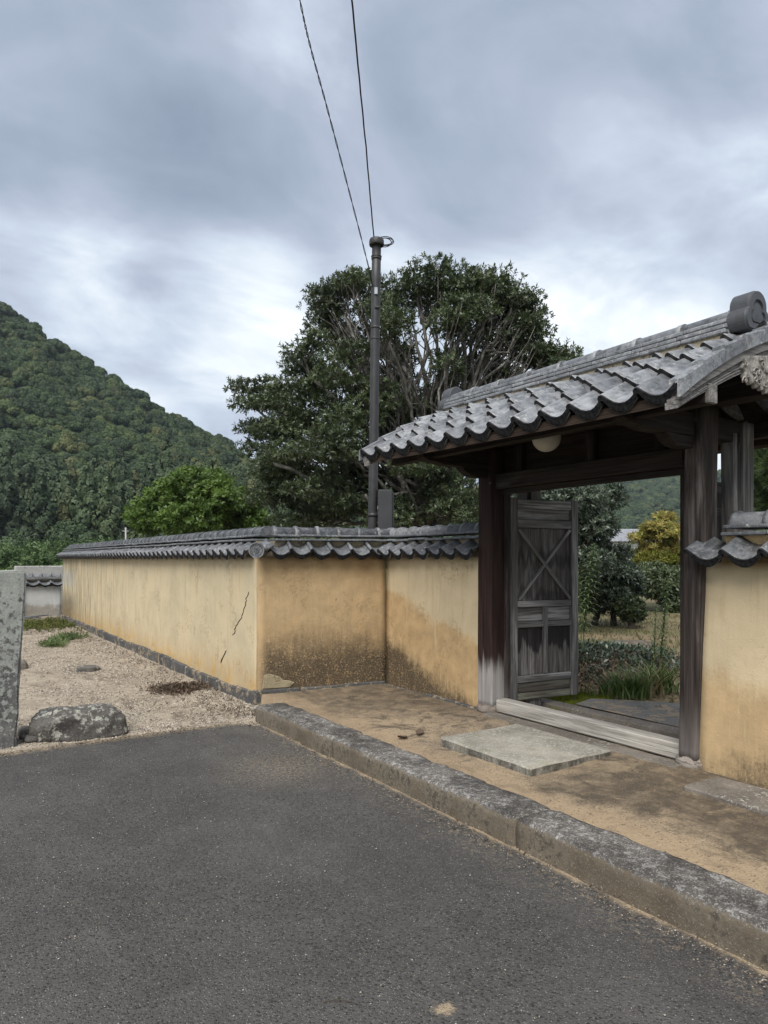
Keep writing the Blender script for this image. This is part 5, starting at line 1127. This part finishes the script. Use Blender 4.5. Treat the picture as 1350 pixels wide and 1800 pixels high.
for i, (px, py, lab) in enumerate([(735, 1291, 'left dry brown leaf on the earth strip near the kerb'), (716, 1294, 'curled dry leaf beside the first on the earth strip')]):
    a = at(px, py, 1) - Vector((0, 0, H)); t = (.15 - H) / a.z
    V = []; Fc = []
    for q in range(7):
        u = q / 6; ww = .035 * math.sin(math.pi * min(.98, u * .9 + .05)); V += [(.11 * u, -ww, .006 + .02 * u * u + .012), (.11 * u, 0, .004 + .02 * u * u), (.11 * u, ww, .006 + .02 * u * u + .014)]
    for q in range(6): Fc += [(q * 3, q * 3 + 1, q * 3 + 4, q * 3 + 3), (q * 3 + 1, q * 3 + 2, q * 3 + 5, q * 3 + 4)]
    o = link('dry_leaf', mesh('dry_leaf', V, Fc, True), M['dryfern'], None, (a.x * t, a.y * t, fore_z(a.x * t, a.y * t) + .002), (0, 0, R(40 + 150 * i))); tag(o, lab, 'leaf', 'dry leaves on the earth strip', 'thing')

# a twig and a few dry bits on the road
a = at(598, 1768, 1) - Vector((0, 0, H)); t = -H / a.z; x, y = a.x * t, a.y * t
tw = [Vector((x - .05, y + .035, .012)), Vector((x - .015, y + .02, .018)), Vector((x + .02, y - .005, .015)), Vector((x + .05, y - .04, .010))]
tag(wobj('twig', mesh('twig', *tube_geo(tw, [.0022, .002, .0018, .001], 5), True), M['litter'], None, tw[0]), 'thin dry twig lying on the asphalt near the bottom edge', 'twig', kind='thing')
n = 420; xx = np.concatenate([nr.normal(2.70, .05, n // 2), nr.uniform(.5, 2.7, n - n // 2)]); yy = np.concatenate([nr.uniform(1.2, 6.5, n // 2), 6.6 - np.abs(nr.normal(0, .12, n - n // 2))]); k = xx < 2.77; P = np.stack([xx, yy, np.full(n, .006)], 1)[k]
tag(link('road_litter', leaf_mesh('road_litter', P, np.tile([0, 0, 1.0], (len(P), 1)), [spray_template('broad', .022, .008, 2, rs0) for _ in range(3)], 0, .9, .5, 1.3), M['litter']), 'tiny dry leaf bits gathered along the kerb and asphalt edge', 'leaf litter', kind='stuff')
# ------------------------------------------------------------------ utility pole, its box and cables
ZP = 9.5
pb = at(651, 1180, ZP); pb.z = .1
pole = thing('utility_pole', 'dark slim steel service pole rising behind the return wall', 'pole', pb)
ptop = at(662, 428, ZP); dirp = (ptop - pb)
def pp_(u): return pb + dirp * u
tube('shaft', [pp_(i / 12) for i in range(13)], [.062 - .0 * i for i in range(13)], M['steel'], pole, 16)
zt_ = dirp.length
def collar(u, r, h_): 
    tube('collar', [pp_(u), pp_(u + h_ / zt_)], [r, r], M['steel'], pole, 16)
for u, r, h_ in ((.962, .068, .03), (.968, .072, .012), (.80, .066, .03), (.775, .066, .02), (.36, .065, .05)): collar(u, r, h_)
collar(.27, .068, .02)
tube('band', [pp_(.258), pp_(.264)], .069, M['zinc'], pole, 16)
capm = lathe_mesh('cap', [(.062, -.03), (.095, -.03), (.10, -.015), (.10, .03), (.092, .055), (.06, .068), (.001, .07)], 20); link('cap', capm, M['steel'], pole, ptop - pb)
bx2 = at(677, 905, ZP - .02); box('meter_box', (bx2.x, bx2.y, bx2.z + .02), (.19, .16, .62), M['steelbox'], pole, .012, (0, 0, -YAW)); 
box('box_hinge', (bx2 + Vector((rt[0], rt[1], 0)) * .105), (.02, .06, .60), M['steelbox'], pole, .004, (0, 0, -YAW))
box('bracket', at(661, 512, ZP - .06), (.05, .05, .10), M['zinc'], pole, .008, (0, 0, -YAW)); box('bracket', at(663, 540, ZP - .06), (.07, .04, .03), M['steel'], pole, .006, (R(20), 0, -YAW))
V = []; Fc = []
for (r_, o_, tl) in ((.105, (0, 0), .3), (.085, (-.01, -.01), -.2), (.095, (.0, .015), .1)):
    c = at(677, 425, ZP); pts = [c + Vector((rt[0], rt[1], 0)) * (r_ * 1.1 * math.cos(q) + o_[0]) + Vector((fw[0], fw[1], 0)) * tl * r_ * math.sin(q) + Vector((0, 0, r_ * .62 * math.sin(q) + o_[1])) for q in [2 * math.pi * i / 24 for i in range(25)]]
    tube_geo(pts, .006, 5, True, V, Fc)
tag(wobj('cable_loop', mesh('cable_loop', V, Fc, True), M['cable'], pole), kind='stuff')
def bez(P, n):
    out = []
    for i in range(len(P) - 1):
        p0, p1, p2, p3 = P[max(i - 1, 0)], P[i], P[i + 1], P[min(i + 2, len(P) - 1)]
        for k in range(n):
            t = k / n; out.append(.5 * ((2 * p1) + (p2 - p0) * t + (2 * p0 - 5 * p1 + 4 * p2 - p3) * t * t + (3 * p1 - p0 - 3 * p2 + p3) * t ** 3))
    out.append(P[-1]); return out
c1 = bez([at(657, 418, ZP), at(640, 225, 7.9), at(618, 0, 6.2), at(600, -190, 5.2), at(560, -700, 3.6)], 14)
o = wobj('overhead_cable', mesh('overhead_cable', *tube_geo([p + Vector(mnoise.noise_vector(p * 3)) * .006 for p in c1], .0088, 6), True), M['cable'], None, c1[0]); tag(o, 'thick dark cable running overhead from the top of the pole', 'cable', 'overhead cables', 'thing')
c2 = bez([at(655, 508, ZP), at(648, 470, 9.2), at(612, 330, 8.1), at(575, 190, 7.1), at(545, 80, 6.5), at(527, 0, 6.1), at(480, -230, 5.1), at(400, -700, 3.8)], 24)
cab = thing('overhead_cable', 'twisted pair of thin wires running overhead to the middle of the pole', 'cable', c2[0], 'overhead cables')
for ph in (0, math.pi):
    pts = []
    for i, p in enumerate(c2):
        t = (c2[min(i + 1, len(c2) - 1)] - c2[max(i - 1, 0)]).normalized(); u = t.cross(Vector((0, 0, 1))).normalized(); v = t.cross(u); q = i * .62 + ph; pts.append(p + (u * math.cos(q) + v * math.sin(q)) * .0055)
    wobj('wire', mesh('wire', *tube_geo(pts, .0042, 5), True), M['cable'], cab)

# ------------------------------------------------------------------ far end of the yard
ew = thing('plaster_wall', 'low grey plaster wall with dark tile coping closing the far end of the yard', 'wall', (2.0, 21.3, 0))
wall_body('plaster', (3.25, 21.2), (-7.0, 21.2), Vector((0, 1, 0)), .3, 0, .86, M['pl_end'], ew, .01, 6)
d_ = Vector((-1, 0, 0))
wall_roof(ew, (3.25, 21.2), (-1.2, 21.2), Vector((0, 1, 0)), .86, half=.16, n=15)
box('frame_post', (2.28, 21.16, .45), (.05, .05, .9), M['metaldark'], ew, .004)
o = box('concrete_block', (4.0, 24.2, .55), (3.2, .5, 1.65), M['concrete'], None, .02, sub=2, jit=.01); tag(o, 'weathered concrete wall block beyond the plaster wall', 'concrete wall', kind='thing')
rk = thing('metal_poles', 'pale metal poles with a clamp lying on the weeds by the end wall', 'poles', (2.2, 20.4, .05))
for k, (p, q) in enumerate([((1.9, 20.2, .08), (2.85, 20.75, .10)), ((1.9, 20.1, .06), (2.6, 20.55, .06))]): tube('pole', [p, q], .018, M['zinc'], rk, 8)
for k, x in enumerate((1.75, 2.02, 1.6)): box('clamp', (x, 20.15 + .03 * k, .09), (.16, .14, .13), M['metaldark'] if k != 1 else M['zinc'], rk, .02, (R(20), R(15), R(30 * k)), sub=1, jit=.02)

# ------------------------------------------------------------------ crops, hedge row and the hills
M['crop'] = m_leaf('crop_leaf', (.10, .155, .035), (.14, .20, .05), (.18, .24, .07), .2, .6, .3, .35); M['hedge'] = m_leaf('field_bush_leaf', (.065, .115, .04), (.095, .15, .055), (.135, .195, .075), .15, .6, .3, .3)
crop = []
for k in range(70): crop.append((nr.uniform(-6, 12), nr.uniform(27, 42), .35, nr.uniform(.8, 1.3), nr.uniform(.8, 1.3), nr.uniform(.65, .95)))
P, N = clump_points(crop, 9000, .3); tag(link('crop_plants', leaf_mesh('crop_plants', P, N, [spray_template('broad', .16, .07, 6, rs0) for _ in range(3)]), M['crop']), 'low green crop growing in the field beyond the yard', 'crop', kind='stuff')
hed = []
for k in range(95): x = -8 + k * .34; hed.append((x + nr.uniform(-.4, .4), 46 + nr.uniform(-1.5, 3), 1.1, nr.uniform(.9, 1.6), nr.uniform(.9, 1.6), nr.uniform(1.0, 1.75)))
P, N = clump_points(hed, 15000, .3); tag(link('bush_row', leaf_mesh('bush_row', P, N, [spray_template('broad', .22, .10, 6, rs0) for _ in range(3)]), M['hedge']), 'dense row of rounded green bushes along the far field', 'bushes', kind='stuff')

def hill_mesh(name, prof, Zf, Zc, px0, px1, n, seed, rough=.05, gully=.06):
    xs = [p[0] for p in prof]; ys_ = [p[1] for p in prof]; V = []; Fc = []; nt_ = 40; rows = []
    for i in range(n + 1):
        px = px0 + (px1 - px0) * i / n; yc = np.interp(px, xs, ys_)
        for j in range(nt_ + 1):
            t = j / nt_ * 1.25; Z = Zf + (Zc - Zf) * t; c = at(px, yc, Zc); hc = max(0, c.z); s = min(t, 1); hh = hc * (s ** 1.15 if t <= 1 else 1 - (t - 1) * 1.2)
            q = at(px, HY, Z); hh += hc * gully * math.sin(math.pi * min(1, t)) * mnoise.fractal(Vector((q.x * .018, q.y * .018, seed)), 1, 2, 4) + hc * rough * .5 * (1 if t > .1 else 0) * mnoise.fractal(Vector((q.x * .06, q.y * .06, seed)), 1, 2, 3) * min(1, 2 * (1 - min(1, abs(t - .5) * 2)) + .15)
            V.append((q.x, q.y, hh - .3))
    for i in range(n):
        for j in range(nt_): a = i * (nt_ + 1) + j; Fc.append((a, a + nt_ + 1, a + nt_ + 2, a + 1))
    return V, Fc
M['forest_floor'] = plain('forest_floor', (.014, .022, .010), .95, .1, .3, .2)
def crown_proto(name, label, base, kind, mat, seed, R0=3.0):
    rs = random.Random(seed); t = tag(None or bpy.data.objects.new(name, None), label, 'tree', 'trees at the foot of the hill', 'thing')
    cl_ = []
    if kind == 'round':
        for k in range(11): a = k * 2.4; r = R0 * .72 * math.sqrt(k / 10); cl_.append((math.cos(a) * r, math.sin(a) * r, R0 * (1.15 - .42 * (r / R0) ** 2 * 2) + rs.uniform(-.4, .3), R0 * .40, R0 * .40, R0 * .34))
    else:
        for k in range(16): u = k / 15; a = k * 2.4; r = R0 * .55 * (1 - u) ** .8; cl_.append((math.cos(a) * r, math.sin(a) * r, R0 * (.5 + 2.6 * u), R0 * .42 * (1.1 - .7 * u), R0 * .42 * (1.1 - .7 * u), R0 * .36))
    COL.objects.link(t); t.location = base; P, N = clump_points(cl_, 1900, .22)
    me = leaf_mesh('crown', P, N, [flat_template(.42, 5, rs) for _ in range(4)], .1, .22); o = link('crown', me, mat, t)
    V, Fc = tube_geo([(0, 0, -.5), (.1, 0, R0 * .6), (0, .1, R0 * 1.3)], [.22, .18, .06], 6); link('trunk', mesh('trunk', V, Fc, True), M['bark_dark'], t); return o
def m_forest(name, c1, c2, c3):
    g = G(name); r = g.geo('Random Per Island'); oi = g.rnd(); c = g.ramp(r, [(0, c1), (.6, c2), (1, c3)])
    c = g.mix(g.mr(oi, 0, 1, 0, 1, False), g.mix(.5, c, (.016, .028, .014)), g.mix(.45, c, [q * 1.15 for q in c3])); c = g.mix(g.mr(oi, .86, .95, 0, .5), c, (.14, .135, .05)); o2 = g.m('FRACT', g.m('MULTIPLY', oi, 9.7)); c = g.mix(g.mr(o2, .0, .35, .55, 0), c, (.014, .026, .014)); return g.out(c, .6, None, .3, trans=(c2, .1))
M['forest_a'] = m_forest('forest_leaf_dark', (.030, .058, .020), (.050, .088, .030), (.078, .118, .042)); M['forest_b'] = m_forest('forest_leaf_mid', (.048, .078, .022), (.075, .108, .032), (.11, .142, .048)); M['forest_c'] = m_forest('forest_leaf_cedar', (.034, .056, .028), (.058, .088, .040), (.095, .13, .058))
protos = [crown_proto('broadleaf_tree', 'dark round tree left of the others at the hill foot', at(60, 930, 104) * Vector((1, 1, 0)) if False else Vector((at(60, 982, 104).x, at(60, 982, 104).y, 0)), 'round', M['forest_a'], 1), crown_proto('broadleaf_tree', 'lighter round tree at the hill foot', Vector((at(150, 982, 103).x, at(150, 982, 103).y, 0)), 'round', M['forest_b'], 2), crown_proto('broadleaf_tree', 'round tree right of the others at the hill foot', Vector((at(205, 982, 104).x, at(205, 982, 104).y, 0)), 'round', M['forest_a'], 3), crown_proto('conifer_tree', 'pointed conifer at the hill foot', Vector((at(110, 982, 105).x, at(110, 982, 105).y, 0)), 'cone', M['forest_c'], 4)]
def forest(name, label, pts, which, scl):
    me = bpy.data.meshes.new(name); me.from_pydata([tuple(p) for p in pts], [], []); n_ = len(pts)
    a = me.attributes.new('which', 'INT', 'POINT'); a.data.foreach_set('value', np.asarray(which, dtype=np.int32)); a = me.attributes.new('scl', 'FLOAT_VECTOR', 'POINT'); a.data.foreach_set('vector', np.asarray(scl, dtype=np.float32).ravel()); a = me.attributes.new('spin', 'FLOAT', 'POINT'); a.data.foreach_set('value', nr.uniform(0, 6.28, n_).astype(np.float32))
    o = link(name, me); tag(o, label, 'forest', kind='stuff'); ng = bpy.data.node_groups.new(name, 'GeometryNodeTree'); ng.interface.new_socket('Geometry', in_out='INPUT', socket_type='NodeSocketGeometry'); ng.interface.new_socket('Geometry', in_out='OUTPUT', socket_type='NodeSocketGeometry')
    N_ = ng.nodes; gi = N_.new('NodeGroupInput'); go = N_.new('NodeGroupOutput'); jn = N_.new('GeometryNodeJoinGeometry')
    def attr(nm, tp):
        q = N_.new('GeometryNodeInputNamedAttribute'); q.data_type = tp; q.inputs[0].default_value = nm; return [s for s in q.outputs if s.enabled][0] if False else q.outputs[0]
    wa, sa, sp = attr('which', 'INT'), attr('scl', 'FLOAT_VECTOR'), attr('spin', 'FLOAT'); cx_ = N_.new('ShaderNodeCombineXYZ'); ng.links.new(sp, cx_.inputs[2])
    for k, pr in enumerate(protos):
        ob = N_.new('GeometryNodeObjectInfo'); ob.inputs[0].default_value = pr; ob.transform_space = 'ORIGINAL'; ob.inputs['As Instance'].default_value = True
        cmp = N_.new('FunctionNodeCompare'); cmp.data_type = 'INT'; cmp.operation = 'EQUAL'; ii = [s for s in cmp.inputs if s.type == 'INT']; ng.links.new(wa, ii[0]); ii[1].default_value = k
        ip = N_.new('GeometryNodeInstanceOnPoints'); ng.links.new(gi.outputs[0], ip.inputs['Points']); ng.links.new(cmp.outputs[0], ip.inputs['Selection']); ng.links.new(ob.outputs['Geometry'], ip.inputs['Instance']); ng.links.new(cx_.outputs[0], ip.inputs['Rotation']); ng.links.new(sa, ip.inputs['Scale']); ng.links.new(ip.outputs[0], jn.inputs[0])
    ng.links.new(jn.outputs[0], go.inputs[0]); md = o.modifiers.new('forest', 'NODES'); md.node_group = ng; return o
def scatter_on(V, nx, ny, n_, seed):
    g_ = np.array(V).reshape(nx + 1, ny + 1, 3); r = np.random.default_rng(seed); u = r.random(n_) * nx * .9999; v = r.random(n_) * ny * .9999; i, j = u.astype(int), v.astype(int); fu, fv = (u - i)[:, None], (v - j)[:, None]
    return g_[i, j] * (1 - fu) * (1 - fv) + g_[i + 1, j] * fu * (1 - fv) + g_[i, j + 1] * (1 - fu) * fv + g_[i + 1, j + 1] * fu * fv, v / ny * 1.25
prof = [(-900, 620), (-650, 470), (-400, 425), (-200, 450), (-60, 505), (0, 537), (60, 566), (110, 612), (200, 664), (300, 726), (380, 768), (430, 796), (520, 850), (620, 905), (720, 950), (820, 982), (1000, 990)]
prof = [(a, b + 15) for a, b in prof]
V, Fc = hill_mesh('hill', prof, 112, 265, -500, 900, 140, 3, .03, .05); tag(link('hill', mesh('hill', V, Fc, True), M['forest_floor']), kind='structure')
S_, tt = scatter_on(V, 140, 40, 15000, 4); k = (S_[:, 2] > -.25) | (nr.random(len(S_)) < .3); S_, tt = S_[k], tt[k]
wh = nr.choice(3, len(S_), p=[.42, .33, .25]); wh = np.where((tt < .16) & (nr.random(len(S_)) < .6), 3, wh); sc = .42 + .85 * nr.random(len(S_)) ** 1.8; sc = np.stack([sc * nr.uniform(.9, 1.15, len(S_)), sc * nr.uniform(.9, 1.15, len(S_)), sc * nr.uniform(.85, 1.2, len(S_))], 1); sc[wh == 3] *= 1.15
forest('hillside_forest', 'dense dark green broadleaf forest covering the hill on the left', S_ - np.array([0, 0, .8]), wh, sc)
# tall trees along the foot of the hill
pts = []; wh = []; sc = []
for k in range(170):
    px = nr.uniform(-420, 560); Z = nr.uniform(100, 116); q = at(px, HY, Z); pts.append((q.x, q.y, -.2)); wh.append(3 if nr.random() < .55 else int(nr.integers(0, 3))); s = nr.uniform(1.0, 1.5); sc.append((s * .95, s * .95, s * nr.uniform(1.0, 1.3)))
forest('foot_forest', 'taller mixed trees lining the foot of the hill', np.array(pts), wh, sc)
prof2 = [(300, 960), (600, 905), (800, 870), (950, 850), (1080, 836), (1180, 834), (1260, 838), (1400, 850), (1600, 800), (1900, 830)]
V, Fc = hill_mesh('hill', prof2, 330, 640, 300, 1900, 120, 9); tag(link('hill', mesh('hill', V, Fc, True), M['forest_floor']), kind='structure')
S_, tt = scatter_on(V, 120, 40, 9000, 6); wh = nr.choice(3, len(S_)); sc = nr.uniform(1.0, 1.7, len(S_)); sc = np.stack([sc, sc, sc * nr.uniform(.8, 1.15, len(S_))], 1)
forest('distant_forest', 'hazy blue-green forest on the far hill seen through the gate', S_ - np.array([0, 0, 1.0]), wh, sc)

# ------------------------------------------------------------------ house and car beyond the garden, far power pole
hp = at(1085, 982, 46); hs = thing('house', 'white walled house with pale grey roof beyond the garden trees', 'house', (hp.x, hp.y, .2))
box('wall', (hp.x, hp.y, 1.35), (9, 6, 2.5), M['white'], hs, .02, (0, 0, -YAW)); hq = base_of(hs)
rf = prism_mesh('roof', [(-5, 0), (5, 0), (4.4, .35), (3.4, .75), (-3.4, .75), (-4.4, .35)], 7.0, .02); link('roof', rf, plain('pale_roof', (.36, .37, .42), .5, .4), hs, Vector((0, 0, 2.42)), (0, 0, -YAW))
for dx in (-2.6, -.4, 1.8):
    c = hq + Vector((rt[0], rt[1], 0)) * dx - Vector((fw[0], fw[1], 0)) * 3.02 + Vector((0, 0, 1.3)); box('window', c, (1.3, .06, 1.0), M['glass'], hs, .01, (0, 0, -YAW))
cp_ = at(1140, 982, 29); car = thing('parked_car', 'white car parked beyond the lawn, mostly hidden by shrubs', 'car', (cp_.x, cp_.y, .12)); car.rotation_euler = (0, 0, -YAW)
side = [(-1.75, .30), (-1.78, .62), (-1.72, .86), (-1.45, 1.02), (-1.15, 1.36), (-.85, 1.46), (.25, 1.47), (.55, 1.40), (1.0, 1.03), (1.55, .90), (1.74, .72), (1.76, .34), (1.5, .24), (-1.5, .24)]
link('body', prism_mesh('body', side, 1.55, .05), M['white'], car)
for y in (-.785, .785):
    link('side_window', prism_mesh('side_window', [(-1.25, 1.02), (-1.0, 1.32), (-.25, 1.37), (-.25, 1.0)], .03), M['glass'], car, (0, y, 0)); link('side_window', prism_mesh('side_window', [(-.18, 1.0), (-.18, 1.37), (.30, 1.36), (.80, 1.02)], .03), M['glass'], car, (0, y, 0))
    for x in (-1.1, 1.12):
        wme = lathe_mesh('wheel', [(.17, -.085), (.28, -.085), (.30, -.06), (.30, .06), (.28, .085), (.17, .085)], 20); wo = link('wheel', wme, M['rubber'], car, (x, y * .96, .30), (R(90), 0, 0)); link('rim', lathe_mesh('rim', [(.05, -.07), (.17, -.07), (.18, .0), (.17, .07), (.05, .08)], 14), M['zinc'], wo)
box('headlight', (0, 0, 0), (.06, .3, .14), M['zinc'], None, .02).parent = car; car.children[-1].location = (1.66, -.52, .74)
fp = at(221, 982, 80); fpole = thing('power_pole', 'small distant grey power pole in front of the forest', 'pole', (fp.x, fp.y, 0))
tube('shaft', [(fp.x, fp.y, 0), (fp.x, fp.y, 5.1)], [.11, .09], M['concrete'], fpole, 8); box('crossarm', (fp.x, fp.y, 4.7), (.7, .08, .08), M['concrete'], fpole, .01, (0, 0, -YAW)); box('insulator', (fp.x, fp.y, 4.98), (.3, .06, .06), M['zinc'], fpole, .01, (0, 0, -YAW))
for k, (ya, yb) in enumerate([(942, 938), (953, 950), (936, 931)]):
    A, B = at(-120, ya, 84), at(221, yb, 80); C_ = at(420, yb - 4, 76); o = wobj('power_line', mesh('power_line', *tube_geo([A, A.lerp(B, .5) - Vector((0, 0, .12)), B, C_], .018, 4)), M['cable'], None, A); tag(o, ['middle', 'lowest', 'highest'][k] + ' thin power line crossing in front of the forest', 'power line', 'distant power lines', 'thing')

# ------------------------------------------------------------------ the air
hz = bev_box_mesh('haze', 2300, 2300, 151.2, 0); hm = bpy.data.materials.new('haze'); hm.use_nodes = True; nt = hm.node_tree; nt.nodes.clear()
pv = nt.nodes.new('ShaderNodeVolumePrincipled'); pv.inputs['Color'].default_value = (.72, .82, .95, 1); pv.inputs['Density'].default_value = .00020; pv.inputs['Anisotropy'].default_value = .2
ho = nt.nodes.new('ShaderNodeOutputMaterial'); nt.links.new(pv.outputs[0], ho.inputs['Volume'])
o = link('haze', hz, hm, None, (0, 0, 74.4)); tag(o, 'thin pale blue haze lying over the far hills', 'haze', kind='stuff')
